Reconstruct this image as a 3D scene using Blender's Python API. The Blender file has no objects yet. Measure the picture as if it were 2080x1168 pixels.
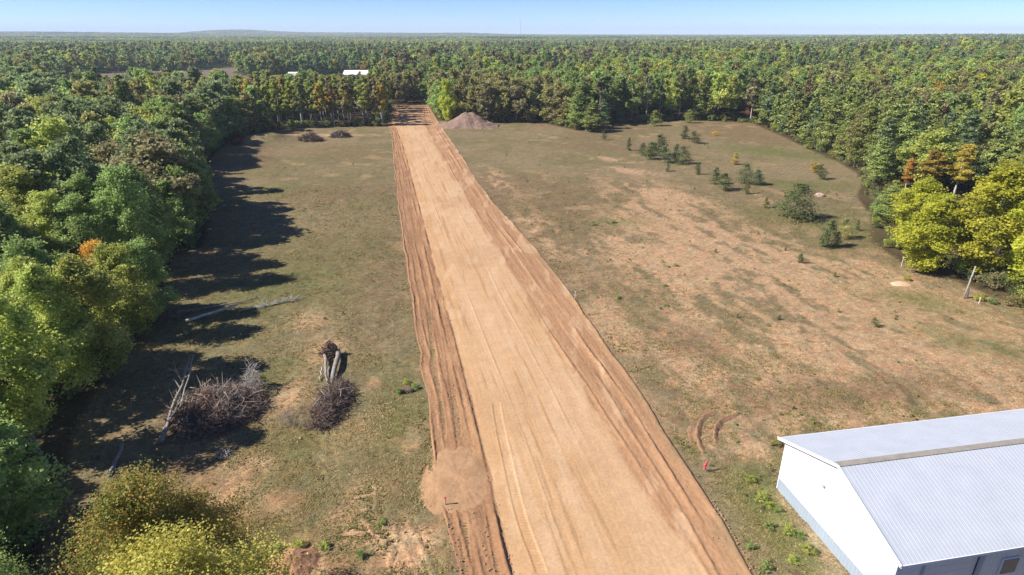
import bpy, math, random
import numpy as np
from mathutils import Vector, Matrix

rnd = random.Random(7)
rng = np.random.default_rng(11)
scn = bpy.context.scene
COL = scn.collection

# ------------------------------------------------------------------ camera geometry (2080 x 1168 photo)
H = 29.0
F = 1255.0
PITCH = math.radians(22.36)
SP, CP = math.sin(PITCH), math.cos(PITCH)

def P(x, y, z=0.0):
    """photo pixel -> point of the ground (or of the level z)"""
    v = (y - 584.0) / F
    depth = CP - v * SP
    down = SP + v * CP
    t = (H - z) / down
    return ((x - 1040.0) / F * t, depth * t)

def proj(X, Y, Z=0.0):
    fwd = Y * CP + (H - Z) * SP
    dn = (H - Z) * CP - Y * SP
    return 1040 + F * X / fwd, 584 + F * dn / fwd

def pts(*l):
    return np.array([P(x, y) for x, y in l])

# ------------------------------------------------------------------ numpy noise
def _hash(ix, iy, s):
    h = (ix.astype(np.int64) * 374761393 + iy.astype(np.int64) * 668265263 + s * 974634777) & 0x7fffffff
    h = ((h ^ (h >> 13)) * 1274126177) & 0x7fffffff
    h = ((h ^ (h >> 16)) * 2246822519) & 0x7fffffff
    return (h & 0xffff) / 65535.0

def vnoise(x, y, s=0):
    x = np.asarray(x, float); y = np.asarray(y, float)
    ix = np.floor(x); iy = np.floor(y)
    fx = x - ix; fy = y - iy
    fx = fx * fx * (3 - 2 * fx); fy = fy * fy * (3 - 2 * fy)
    a = _hash(ix, iy, s); b = _hash(ix + 1, iy, s); c = _hash(ix, iy + 1, s); d = _hash(ix + 1, iy + 1, s)
    return (a + (b - a) * fx) * (1 - fy) + (c + (d - c) * fx) * fy

def fbm(x, y, o=4, s=0):
    r = 0; a = .5; n = 0
    for k in range(o):
        r = r + a * vnoise(x * 2 ** k + 17.3 * k, y * 2 ** k - 9.1 * k, s + k); n += a; a *= .5
    return r / n

def sst(a, b, x):
    t = np.clip((x - a) / (b - a), 0, 1)
    return t * t * (3 - 2 * t)

def in_poly(px, py, poly):
    px = np.asarray(px); py = np.asarray(py)
    ins = np.zeros(px.shape, bool)
    n = len(poly); j = n - 1
    for i in range(n):
        xi, yi = poly[i]; xj, yj = poly[j]
        c = ((yi > py) != (yj > py)) & (px < (xj - xi) * (py - yi) / (yj - yi + 1e-12) + xi)
        ins ^= c; j = i
    return ins

def poly_dist(px, py, poly, closed=True):
    """distance to the line"""
    d = np.full(np.shape(px), 1e9)
    n = len(poly)
    for i in range(n if closed else n - 1):
        a = poly[i]; b = poly[(i + 1) % n]
        ab = b - a
        t = np.clip(((px - a[0]) * ab[0] + (py - a[1]) * ab[1]) / (ab @ ab + 1e-9), 0, 1)
        d = np.minimum(d, np.hypot(px - a[0] - t * ab[0], py - a[1] - t * ab[1]))
    return d

def blob(X, Y, x, y, rx, ry, rot=0.0):
    """soft patch round a photo pixel, radii in metres"""
    cx, cy = P(x, y)
    c, s = math.cos(rot), math.sin(rot)
    u = ((X - cx) * c + (Y - cy) * s) / rx
    v = (-(X - cx) * s + (Y - cy) * c) / ry
    return np.exp(-(u * u + v * v) * 1.2)

# ------------------------------------------------------------------ terrain
def terr(X, Y):
    X = np.asarray(X, float); Y = np.asarray(Y, float)
    z = np.zeros(np.broadcast(X, Y).shape)
    def g(cx, cy, sx, sy, a):
        return a * np.exp(-(((X - cx) / sx) ** 2 + ((Y - cy) / sy) ** 2))
    z = z + g(-2520, 6000, 420, 500, 33) + g(-2300, 6300, 1300, 700, 12)
    z = z + g(-3300, 4300, 1500, 700, 24) + g(-450, 5200, 420, 450, 18) + g(-1200, 6500, 1200, 500, 14)
    z = z + g(1050, 1500, 420, 450, 13) + g(290, 420, 130, 170, 6.5) + g(900, 900, 500, 300, 6)
    z = z + g(-1500, 2200, 600, 400, 5) + g(200, 2300, 700, 300, 4)
    z = z + 2.0 * (fbm(X / 700, Y / 700, 2, 40) - .5) * sst(600, 1800, np.hypot(X, Y))
    return z

# ------------------------------------------------------------------ mesh helpers
class MB:
    def __init__(s):
        s.v = []; s.f = []
    def add(s, v, f):
        o = len(s.v); s.v.extend([tuple(map(float, p)) for p in v]); s.f.extend([tuple(i + o for i in q) for q in f])
    def box(s, c, d, rz=0.0, rx=0.0):
        M = Matrix.Translation(c) @ Matrix.Rotation(rz, 4, 'Z') @ Matrix.Rotation(rx, 4, 'X')
        v = [M @ Vector((x * d[0] / 2, y * d[1] / 2, z * d[2] / 2)) for x in (-1, 1) for y in (-1, 1) for z in (-1, 1)]
        s.add(v, [(0, 1, 3, 2), (4, 6, 7, 5), (0, 4, 5, 1), (2, 3, 7, 6), (0, 2, 6, 4), (1, 5, 7, 3)])
    def tube(s, p, r, n=6, cap=True):
        p = [Vector(q) for q in p]
        rings = []
        for i, q in enumerate(p):
            d = (p[min(i + 1, len(p) - 1)] - p[max(i - 1, 0)]).normalized()
            a = d.orthogonal().normalized() if i == 0 else (rings_a - d * rings_a.dot(d)).normalized()
            rings_a = a
            b = d.cross(a)
            rings.append([q + (a * math.cos(2 * math.pi * k / n) + b * math.sin(2 * math.pi * k / n)) * r[i] for k in range(n)])
        v = [w for ring in rings for w in ring]
        f = [(i * n + k, i * n + (k + 1) % n, (i + 1) * n + (k + 1) % n, (i + 1) * n + k) for i in range(len(p) - 1) for k in range(n)]
        if cap and n > 2:
            f.append(tuple(range(n))[::-1]); f.append(tuple((len(p) - 1) * n + k for k in range(n)))
        s.add(v, f)
    def mesh(s, name, m, smooth=False):
        me = bpy.data.meshes.new(name)
        me.from_pydata(s.v, [], s.f)
        if m: me.materials.append(m)
        if smooth:
            me.polygons.foreach_set('use_smooth', [True] * len(me.polygons))
        me.update()
        return me

def link(name, me, parent=None, loc=None):
    o = bpy.data.objects.new(name, me)
    COL.objects.link(o)
    if parent: o.parent = parent
    if loc: o.location = loc
    return o

def tag(o, label=None, cat=None, group=None, kind=None):
    if label: o['label'] = label
    if cat: o['category'] = cat
    if group: o['group'] = group
    if kind: o['kind'] = kind
    return o

def thing(name, label, cat, loc=(0, 0, 0), rz=0, group=None):
    o = bpy.data.objects.new(name, None); COL.objects.link(o)
    o.empty_display_size = .3
    o.location = loc; o.rotation_euler = (0, 0, rz)
    return tag(o, label, cat, group)

def np_mesh(name, V, faces, mat, smooth=False):
    """V (n,3), faces (m,k) all of one size"""
    me = bpy.data.meshes.new(name)
    V = np.ascontiguousarray(V, np.float32); faces = np.ascontiguousarray(faces, np.int32)
    m, k = faces.shape
    me.vertices.add(len(V)); me.vertices.foreach_set('co', V.ravel())
    me.loops.add(m * k); me.loops.foreach_set('vertex_index', faces.ravel())
    me.polygons.add(m); me.polygons.foreach_set('loop_start', np.arange(0, m * k, k, dtype=np.int32))
    if smooth: me.polygons.foreach_set('use_smooth', np.ones(m, bool))
    if mat: me.materials.append(mat)
    me.update(calc_edges=True)
    return me

def grid_faces(nr, nc):
    i = np.arange(nr - 1)[:, None] * nc + np.arange(nc - 1)[None, :]
    return np.stack([i, i + 1, i + nc + 1, i + nc], -1).reshape(-1, 4)

def attr_f(me, name, a, dom='POINT'):
    at = me.attributes.new(name, 'FLOAT', dom); at.data.foreach_set('value', np.ascontiguousarray(a, np.float32).ravel())

def attr_c(me, name, a, dom='POINT'):
    at = me.attributes.new(name, 'FLOAT_COLOR', dom)
    c = np.ones((len(a), 4), np.float32); c[:, :3] = a
    at.data.foreach_set('color', c.ravel())

# ------------------------------------------------------------------ materials
def S(r, g, b):
    f = lambda c: ((c / 255) / 12.92 if c / 255 <= .04045 else ((c / 255 + .055) / 1.055) ** 2.4)
    return (f(r), f(g), f(b))

class NT:
    def __init__(s, name):
        s.m = bpy.data.materials.new(name); s.m.use_nodes = True
        s.t = s.m.node_tree; s.t.nodes.clear()
        s.out = s.n('ShaderNodeOutputMaterial')
    def n(s, t, **k):
        x = s.t.nodes.new(t)
        for a, b in k.items(): setattr(x, a, b)
        return x
    def l(s, a, b): s.t.links.new(a, b)
    def noise(s, vec, scale, detail=4, rough=.6, dim='3D'):
        x = s.n('ShaderNodeTexNoise'); x.inputs['Scale'].default_value = scale; x.inputs['Detail'].default_value = detail
        x.inputs['Roughness'].default_value = rough
        if vec is not None: s.l(vec, x.inputs['Vector'])
        return x.outputs['Fac']
    def ramp(s, fac, stops):
        r = s.n('ShaderNodeValToRGB'); e = r.color_ramp.elements
        while len(e) < len(stops): e.new(.5)
        for q, (p, c) in zip(e, stops):
            q.position = p; q.color = (c[0], c[1], c[2], 1) if not isinstance(c, float) else (c, c, c, 1)
        s.l(fac, r.inputs['Fac']); return r.outputs['Color']
    def mix(s, fac, a, b, mode='MIX'):
        x = s.n('ShaderNodeMix', data_type='RGBA', blend_type=mode)
        for sock, val in ((x.inputs['Factor'], fac), (x.inputs[6], a), (x.inputs[7], b)):
            if isinstance(val, (int, float)): sock.default_value = val
            elif isinstance(val, tuple): sock.default_value = (*val, 1)
            else: s.l(val, sock)
        return x.outputs[2]
    def math(s, op, a, b=None):
        x = s.n('ShaderNodeMath', operation=op)
        for sock, val in ((x.inputs[0], a), (x.inputs[1], b)):
            if val is None: continue
            if isinstance(val, (int, float)): sock.default_value = val
            else: s.l(val, sock)
        return x.outputs[0]
    def attr(s, name): return s.n('ShaderNodeAttribute', attribute_name=name)
    def pbr(s, col, rough=.8, metal=0., bump=None, bs=.3, bd=.05, spec=.3):
        b = s.n('ShaderNodeBsdfPrincipled')
        if isinstance(col, tuple): b.inputs['Base Color'].default_value = (*col, 1)
        else: s.l(col, b.inputs['Base Color'])
        b.inputs['Roughness'].default_value = rough; b.inputs['Metallic'].default_value = metal
        b.inputs['Specular IOR Level'].default_value = spec
        if bump is not None:
            k = s.n('ShaderNodeBump'); k.inputs['Strength'].default_value = bs; k.inputs['Distance'].default_value = bd
            s.l(bump, k.inputs['Height']); s.l(k.outputs[0], b.inputs['Normal'])
        s.l(b.outputs[0], s.out.inputs['Surface'])
        return s.m
    def pos(s): return s.n('ShaderNodeNewGeometry').outputs['Position']
    def obj(s): return s.n('ShaderNodeTexCoord').outputs['Object']

def mat_plain(name, col, rough=.8, metal=0., var=.25, scale=6, bump=0., spec=.3):
    t = NT(name)
    nz = t.noise(t.obj(), scale, 5, .65)
    lo = tuple(c * (1 - var) for c in col); hi = tuple(min(1, c * (1 + var)) for c in col)
    c = t.ramp(nz, [(.3, lo), (.7, hi)])
    return t.pbr(c, rough, metal, nz if bump else None, bump, .03, spec)

def mat_leaf(name, dark, mid, light, trans=.3, jitter=.18):
    """leaves: tone of each leaf spray from the face attribute, a little hue shift from tree to tree"""
    t = NT(name)
    tone = t.attr('tone').outputs['Fac']
    c = t.ramp(tone, [(0., dark), (.5, mid), (.78 if 'embers' in name else 1., light)])
    r = t.n('ShaderNodeObjectInfo').outputs['Random']
    hs = t.n('ShaderNodeHueSaturation')
    hs.inputs['Saturation'].default_value = .95
    t.l(t.math('MULTIPLY_ADD', r, .022), hs.inputs['Hue'])
    hs.inputs['Hue'].links[0].from_node.inputs[2].default_value = .489
    v = t.math('MULTIPLY_ADD', r, jitter * 2); v.node.inputs[2].default_value = 1 - jitter
    t.l(v, hs.inputs['Value'])
    t.l(c, hs.inputs['Color'])
    d = t.n('ShaderNodeBsdfPrincipled'); d.inputs['Roughness'].default_value = .55; d.inputs['Specular IOR Level'].default_value = .25
    t.l(hs.outputs[0], d.inputs['Base Color'])
    tr = t.n('ShaderNodeBsdfTranslucent'); t.l(hs.outputs[0], tr.inputs['Color'])
    mx = t.n('ShaderNodeMixShader'); mx.inputs[0].default_value = trans
    t.l(d.outputs[0], mx.inputs[1]); t.l(tr.outputs[0], mx.inputs[2]); t.l(mx.outputs[0], t.out.inputs['Surface'])
    return t.m

def _k(c, f): return tuple(min(.75, q * f) for q in c)
_LEAFCOL = {
    'bluegreen': ((.055, .082, .038), (.122, .168, .078), (.215, .275, .145)),
    'green': ((.052, .088, .026), (.125, .185, .056), (.230, .310, .110)),
    'lightgreen': ((.068, .100, .020), (.185, .230, .048), (.320, .370, .100)),
    'olive': ((.075, .080, .028), (.155, .160, .060), (.260, .260, .110)),
    'brown': ((.080, .078, .042), (.165, .160, .088), (.255, .245, .142)),
    'gold': ((.150, .125, .020), (.340, .285, .045), (.520, .440, .085)),
    'yellowgreen': ((.150, .190, .012), (.350, .395, .028), (.560, .560, .055)),
    'lime': ((.150, .220, .015), (.290, .390, .036), (.440, .530, .075)),
    'orange': ((.220, .105, .018), (.430, .230, .036), (.600, .370, .075)),
    'russet': ((.110, .044, .026), (.220, .095, .052), (.320, .160, .085)),
    'maroon': ((.045, .012, .015), (.095, .026, .028), (.160, .050, .042)),
    'speckle': ((.090, .110, .020), (.260, .240, .045), (.560, .400, .110)),
    'embers': ((.045, .085, .016), (.165, .200, .036), (.72, .26, .06)),
    'pine': ((.042, .062, .018), (.105, .140, .036), (.190, .220, .065)),
    'darkpine': ((.028, .048, .026), (.064, .100, .046), (.130, .170, .075)),
    'youngpine': ((.042, .070, .024), (.105, .150, .050), (.190, .240, .085)),
    'deadpine': ((.105, .062, .036), (.205, .125, .072), (.300, .195, .120)),
}
_GAIN = {'gold': 1.55, 'orange': 1.6, 'yellowgreen': 1.2, 'olive': 2.0, 'lime': 1.9, 'speckle': 1.75, 'embers': 1.75, 'pine': 1.95, 'darkpine': 1.7, 'youngpine': .9, 'deadpine': 1.1, 'brown': 1.6, 'bluegreen': 1.95, 'maroon': 1.2, 'russet': 1.4}
LEAF = {k: mat_leaf('leaf_' + k, *[tuple(min(.72, q * m_) for q, m_ in zip(c_, (1.12 * _GAIN.get(k, 2.1), 1.02 * _GAIN.get(k, 2.1), .86 * _GAIN.get(k, 2.1)))) for c_ in v], trans=.18 if 'pine' in k else .50) for k, v in _LEAFCOL.items()}
COLOUR_WORD = {'bluegreen': 'blue-green', 'green': 'mid-green', 'lightgreen': 'pale green', 'olive': 'olive-tinged', 'brown': 'thin brownish',
               'gold': 'golden', 'yellowgreen': 'yellow-green', 'lime': 'lime-green', 'orange': 'orange', 'russet': 'russet', 'pine': 'olive-green',
               'darkpine': 'dark', 'youngpine': 'young', 'deadpine': 'brown dying', 'maroon': 'dark red', 'speckle': 'golden speckled', 'embers': 'orange-flecked green'}
BARK_PALE = mat_plain('bark_pale', (.46, .43, .37), .85, var=.35, scale=9)
BARK_GREY = mat_plain('bark_grey', (.20, .17, .14), .9, var=.35, scale=9)
BARK_DARK = mat_plain('bark_dark', (.11, .085, .065), .9, var=.35, scale=9)

# ------------------------------------------------------------------ foliage geometry
def leaf_cards(C, N, size, aspect=.7, seed=0):
    """one bent card (2 triangles sharing a fold) for each centre C facing N"""
    g = np.random.default_rng(seed)
    n = len(C)
    N = N / (np.linalg.norm(N, axis=1, keepdims=True) + 1e-9)
    r = g.normal(size=(n, 3)); U = np.cross(N, r); U /= np.linalg.norm(U, axis=1, keepdims=True) + 1e-9
    W = np.cross(N, U)
    s = (size * g.uniform(.6, 1.35, n))[:, None]
    fold = s * g.uniform(-.25, .25, n)[:, None] * N
    V = np.stack([C - U * s, C + W * s * aspect + fold, C + U * s, C - W * s * aspect + fold], 1).reshape(-1, 3)
    Fc = np.arange(n * 4).reshape(n, 4)
    return V, Fc

def broad_crown(seed, h, r, base, nl, nleaf, size, top=.55, ragged=1.0, full=.62):
    """deciduous crown from height base to h, radius r: leaf sprays on many uneven boughs"""
    g = np.random.default_rng(seed)
    C = []; N = []; T = []
    ph = g.uniform(0, 6.28, 3)
    for i in range(nl):
        zz = g.uniform(0, 1) ** .85
        prof = (1 - abs(zz - (1 - top)) / (top if zz > 1 - top else 1 - top) * 1.0)
        prof = max(.12, prof) ** .55
        a = g.uniform(0, 6.283)
        lump = 1 + .22 * ragged * math.sin(2 * a + ph[0]) + .15 * ragged * math.sin(3 * a + ph[1] + zz * 4)
        rad = r * prof * lump * g.uniform(.35, .95)
        c = np.array([math.cos(a) * rad, math.sin(a) * rad, base + (h - base) * (.06 + .88 * zz)])
        lr = r * g.uniform(.22, .40) * (1 - .25 * zz)
        k = int(nleaf / nl * g.uniform(.45, 1.55))
        ns = max(2, int(k / 26))
        sc = g.normal(size=(ns, 3)); sc /= np.linalg.norm(sc, axis=1, keepdims=True)
        sc[:, 2] *= g.choice([1, 1, -.6], ns) * np.sign(sc[:, 2])
        sc = sc * (lr * g.uniform(.45, 1.12, ns))[:, None]
        w_ = g.integers(0, ns, k)
        off = g.normal(size=(k, 3)) * lr * (.26 if ns > 3 else .42) * np.array([1., 1., .85])
        c2 = c + sc[w_] * np.array([1., 1., 1.]) + off
        out = sc[w_] / lr * .6 + np.array([c[0], c[1], 0]) / (r + 1e-6) * .45 + np.array([0, 0, .45])
        st_ = g.normal(0, .10, ns)
        C.append(c2); N.append(out + g.normal(size=(k, 3)) * .75)
        T.append(np.clip(.52 + g.normal(0, .09) + st_[w_] * .8 + g.normal(0, .15, k), 0, 1))
    C = np.concatenate(C); N = np.concatenate(N); T = np.concatenate(T)
    V, Fc = leaf_cards(C, N, size, .75, seed)
    return V, Fc, T

def pine_crown(seed, h, r, base, nb, per, size, flat=.5):
    """pine crown: whorled boughs carrying upturned needle sprays, gaps between the boughs"""
    g = np.random.default_rng(seed)
    C = []; N = []; T = []
    for i in range(nb):
        zz = (i + g.uniform(0, 1)) / nb
        z = base + (h - base) * zz * .97
        L = r * (1 - zz) ** .7 * g.uniform(.5, 1.12) * (.55 + .45 * min(1, zz * 5)) + .12 * r
        a = g.uniform(0, 6.283)
        up = .25 + .5 * zz
        k = int(per * (.35 + .65 * L / r))
        s = g.uniform(.25, 1.0, k) ** .7
        wid = .15 * L + .08
        p = np.stack([np.cos(a) * s * L, np.sin(a) * s * L, z + s * L * up * g.uniform(.1, .9)], 1) + g.normal(size=(k, 3)) * np.array([wid, wid, wid * flat])
        C.append(p)
        n = np.stack([np.cos(a) * np.ones(k) * .5, np.sin(a) * np.ones(k) * .5, np.ones(k)], 1)
        N.append(n + g.normal(size=(k, 3)) * .7)
        T.append(np.clip(.5 + g.normal(0, .15) + g.normal(0, .2, k), 0, 1))
    k = int(per * .8)
    C.append(np.stack([g.normal(0, .05 * r, k), g.normal(0, .05 * r, k), h - g.uniform(0, .12 * h, k)], 1)); N.append(g.normal(size=(k, 3))); T.append(g.uniform(.4, .8, k))
    C = np.concatenate(C); N = np.concatenate(N); T = np.concatenate(T)
    V, Fc = leaf_cards(C, N, size, .38, seed)
    return V, Fc, T

def crown_mesh(name, VFT, mat):
    V, Fc, T = VFT
    me = np_mesh(name, V, Fc, mat)
    attr_f(me, 'tone', T, 'FACE')
    return me

def trunk_mesh(name, seed, h, r0, mat, limbs=5, base=.4, spread=.25, lean=.03):
    g = random.Random(seed); m = MB()
    n = 7; p = []; rr = []
    lx, ly = g.uniform(-lean, lean) * h, g.uniform(-lean, lean) * h
    for i in range(n):
        t = i / (n - 1)
        p.append((lx * t + g.uniform(-.1, .1) * (i > 0), ly * t + g.uniform(-.1, .1) * (i > 0), h * .93 * t - .15)); rr.append(r0 * (1 - .88 * t) * (1.35 if i == 0 else 1))
    m.tube(p, rr, 7)
    for k in range(limbs):
        t = g.uniform(base, .9); a = g.uniform(0, 6.28); L = spread * h * (1.1 - t) * g.uniform(.7, 1.2) + .2
        b = Vector((lx * t, ly * t, h * .93 * t))
        d = Vector((math.cos(a), math.sin(a), g.uniform(.35, .9)))
        m.tube([b, b + d * L * .5 + Vector((0, 0, .08 * L)), b + d * L + Vector((0, 0, .25 * L))], [r0 * .4 * (1.05 - t), r0 * .26 * (1.05 - t), .012], 5)
    return m.mesh(name, mat, True)

# species library: (unit size, metres) ; near / mid / far detail
LIB = {}
def lib(kind, lod, n, fc, ft):
    LIB[kind, lod] = [(fc(i), ft(i) if ft else None) for i in range(n)]

def U(a, b, s): return random.Random(s).uniform(a, b)
for lod, q, size, nl in ((0, 23000, .105, 70), (1, 8500, .17, 52), (2, 2700, .30, 34), (3, 900, .54, 20)):
    nv = (6, 5, 4, 4)[lod]
    lib('broad', lod, nv, lambda i: crown_mesh('crown_broad', broad_crown(100 + i + 10 * lod, 13.5 * U(.92, 1.08, i), 3.1 * U(.88, 1.2, i + 9), 2.2, nl, q, size, .55, 1.1), None),
        lambda i: trunk_mesh('trunk_broad', 60 + i, 12.6, .20, BARK_GREY, 9 if lod < 2 else 3))
    lib('slender', lod, nv, lambda i: crown_mesh('crown_slender', broad_crown(200 + i + 10 * lod, 14.5 * U(.92, 1.08, i), 1.75 * U(.88, 1.2, i + 5), 4.0, max(12, int(nl * .8)), int(q * .8), size * .95, .6, 1.2), None),
        lambda i: trunk_mesh('trunk_slender', 90 + i, 13.6, .15, BARK_PALE, 6 if lod < 2 else 2, .45, .10))
    lib('edge', lod, nv, lambda i: crown_mesh('crown_edge', broad_crown(350 + i + 10 * lod, 12.5 * U(.92, 1.08, i), 3.1 * U(.88, 1.2, i + 9), .5, int(nl * 1.1), int(q * 1.15), size, .6, 1.2), None),
        lambda i: trunk_mesh('trunk_edge', 75 + i, 11.6, .14, BARK_GREY, 9 if lod < 2 else 3))
    lib('round', lod, nv, lambda i: crown_mesh('crown_round', broad_crown(300 + i + 10 * lod, 11.5 * U(.92, 1.08, i), 3.7 * U(.88, 1.15, i + 7), 1.6, nl, q, size, .62, 1.0), None),
        lambda i: trunk_mesh('trunk_round', 120 + i, 10.6, .24, BARK_GREY, 11 if lod < 2 else 3, .25, .3))
    lib('pine', lod, nv, lambda i: crown_mesh('crown_pine', pine_crown(400 + i + 10 * lod, 12.5 * U(.9, 1.1, i), 2.5 * U(.85, 1.2, i + 3), 1.6, (120, 84, 56, 26)[lod], (150, 100, 52, 24)[lod], size * (1.25, 1.2, 1.15, 1.05)[lod]), None),
        lambda i: trunk_mesh('trunk_pine', 150 + i, 12.2, .16, BARK_DARK, 10 if lod < 2 else 2, .15, .12))
lib('young', 0, 5, lambda i: crown_mesh('crown_young_pine', pine_crown(500 + i, 3.4, 1.35 * U(.85, 1.25, i), .12, 46, 80, .095, .55), None),
    lambda i: trunk_mesh('trunk_young_pine', 170 + i, 3.2, .06, BARK_DARK, 5, .15, .15))
lib('shrub', 0, 4, lambda i: crown_mesh('foliage_shrub', broad_crown(600 + i, 1.6, 1.1, .05, 18, 1500, .065, .6, 1.5), None),
    lambda i: trunk_mesh('stem_shrub', 190 + i, 1.3, .03, BARK_DARK, 6, .05, .5))
lib('sparse', 1, 3, lambda i: crown_mesh('crown_sparse', broad_crown(700 + i, 12.5, 2.6, 3.5, 40, 1500, .2, .55, 1.3), None),
    lambda i: trunk_mesh('trunk_sparse', 210 + i, 12.8, .16, BARK_GREY, 26, .2, .3))

lib('near', 0, 3, lambda i: crown_mesh('crown_near', broad_crown(800 + i, 11.5, 3.7, 1.0, 80, 70000, .052, .62, 1.7), None),
    lambda i: trunk_mesh('trunk_near', 230 + i, 10.6, .2, BARK_GREY, 14, .2, .3))

# far groves: a patch of canopy about 26 m across
def grove(seed, mixp):
    g = np.random.default_rng(seed); Vs = []; Fs = []; Ts = []; o = 0
    for k in range(24):
        x, y = g.uniform(-13, 13, 2); hh = g.uniform(8, 13.5)
        if g.uniform() < mixp: V, Fc, T = pine_crown(seed * 50 + k, hh, 2.8, 3, 12, 8, 1.5)
        else: V, Fc, T = broad_crown(seed * 50 + k, hh, 3.7, 4, 8, 70, 1.7, .6)
        T = np.clip(T + g.normal(0, .2), 0, 1)
        V = V + np.array([x, y, 0]); Vs.append(V); Fs.append(Fc + o); Ts.append(T); o += len(V)
    return np.concatenate(Vs), np.concatenate(Fs), np.concatenate(Ts)

# ------------------------------------------------------------------ the place, in ground coordinates
CLEAR = pts((40, 1300), (60, 1168), (100, 1000), (140, 880), (195, 770), (255, 690), (315, 640), (330, 560), (345, 520), (408, 500), (420, 450), (405, 400), (385, 350),
            (428, 320), (470, 287), (560, 263), (700, 257), (786, 257), (797, 214), (874, 213), (890, 245), (1000, 250), (1100, 249), (1180, 266), (1250, 251), (1400, 244),
            (1530, 251), (1600, 281), (1640, 301), (1700, 326), (1760, 362), (1745, 400), (1775, 440), (1775, 490), (1830, 528), (1960, 575), (2080, 625), (2200, 690), (2600, 900), (2600, 1300))
FIELD = np.array([(-185, 255), (-335, 490), (-318, 540), (-275, 545), (-268, 610), (-238, 610), (-228, 530), (-190, 470), (-165, 452), (-82, 458), (-60, 268)])
ROAD_L = pts((1010, 1400), (905, 1168), (895, 1040), (885, 930), (870, 850), (848, 700), (830, 570), (815, 470), (800, 340), (795, 270), (786, 250), (800, 216), (806, 206))
ROAD_R = pts((1660, 1400), (1545, 1168), (1490, 1060), (1400, 920), (1290, 780), (1200, 650), (1110, 520), (1028, 440), (981, 385), (936, 310), (905, 268), (890, 246), (872, 216), (868, 206))
SM_L = pts((1120, 1400), (1040, 1168), (995, 960), (965, 840), (930, 700), (905, 620), (885, 540), (858, 440), (832, 340), (808, 265), (796, 250), (812, 216), (818, 206))
SM_R = pts((1560, 1400), (1420, 1168), (1350, 1060), (1265, 920), (1190, 800), (1110, 680), (1040, 560), (985, 470), (950, 415), (900, 325), (868, 268), (858, 248), (860, 216), (856, 206))
YS = np.linspace(20, 290, 600)
def edge(a):
    o = np.argsort(a[:, 1]); return np.interp(YS, a[o, 1], a[o, 0])
RL, RR, ML, MR = edge(ROAD_L), edge(ROAD_R), edge(SM_L), edge(SM_R)
ker = np.ones(9) / 9
ML = np.convolve(np.pad(ML, 4, 'edge'), ker, 'valid'); MR = np.convolve(np.pad(MR, 4, 'edge'), ker, 'valid')
RR = np.convolve(np.pad(RR, 40, 'reflect', reflect_type='odd'), np.ones(81) / 81, 'valid')
RL = np.convolve(np.pad(RL, 20, 'reflect', reflect_type='odd'), np.ones(41) / 41, 'valid')
def rd(a, Y): return np.interp(Y, YS, a)

# ------------------------------------------------------------------ ground sheet
rows = np.concatenate([np.linspace(-60, 14, 16), np.geomspace(16, 320, 760), np.geomspace(326, 14000, 120)])
nc = 640
u = np.linspace(-1, 1, nc)
GY = np.repeat(rows[:, None], nc, 1)
GX = u[None, :] * (np.maximum(GY, 0) * .98 + 24 + 40 * (GY < 15))
X, Y = GX.ravel(), GY.ravel()
near = (Y > -20) & (Y < 330) & (np.abs(X) < 330)
Zg = terr(X, Y)
inc = np.zeros(len(X), bool); inc[near] = in_poly(X[near], Y[near], CLEAR)
de = np.full(len(X), 60.0); de[near] = poly_dist(X[near], Y[near], CLEAR)
dr = np.full(len(X), -50.0)   # >0 inside the road
m = (Y > 20) & (Y < 288)
dr[m] = np.minimum(X[m] - rd(RL, Y[m]), rd(RR, Y[m]) - X[m])
rough = (fbm(X / 5, Y / 5, 4, 1) - .5) * .30 + (fbm(X / .9, Y / .9, 3, 5) - .5) * .16
Zg += np.where(near, rough * sst(-.2, -2.5, dr), 0)
def mound(x, y, rx, ry, hgt, rot=0.):
    return hgt * blob(X, Y, x, y, rx, ry, rot) * (.75 + .5 * fbm(X / 1.7, Y / 1.7, 3, 77))
Zg += mound(500, 326, 6, 4, 1.5) + mound(535, 287, 7, 9, 2.3) + mound(470, 305, 8, 8, 1.0)
for a_, b_ in (((735, 1055), (815, 1150)), ((770, 1085), (850, 1168)), ((700, 1085), (760, 1080)), ((805, 1095), (790, 1140)), ((830, 1060), (885, 1165)), ((745, 1120), (800, 1090)), ((850, 1085), (900, 1100)), ((800, 1070), (840, 1150)),
               ((760, 985), (765, 1050)), ((730, 1010), (770, 1000)), ((640, 930), (690, 1000)), ((590, 860), (640, 900)), ((500, 960), (560, 930)), ((1470, 850), (1500, 835))):
    dd_ = poly_dist(X, Y, np.array([P(*a_), P(*b_)]), False)
    Zg += (.07 * np.exp(-(dd_ / .13) ** 2) - .05 * np.exp(-((dd_ - .3) / .18) ** 2)) * (.4 + 1.2 * vnoise(X / .7, Y / .7, 88))
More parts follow.
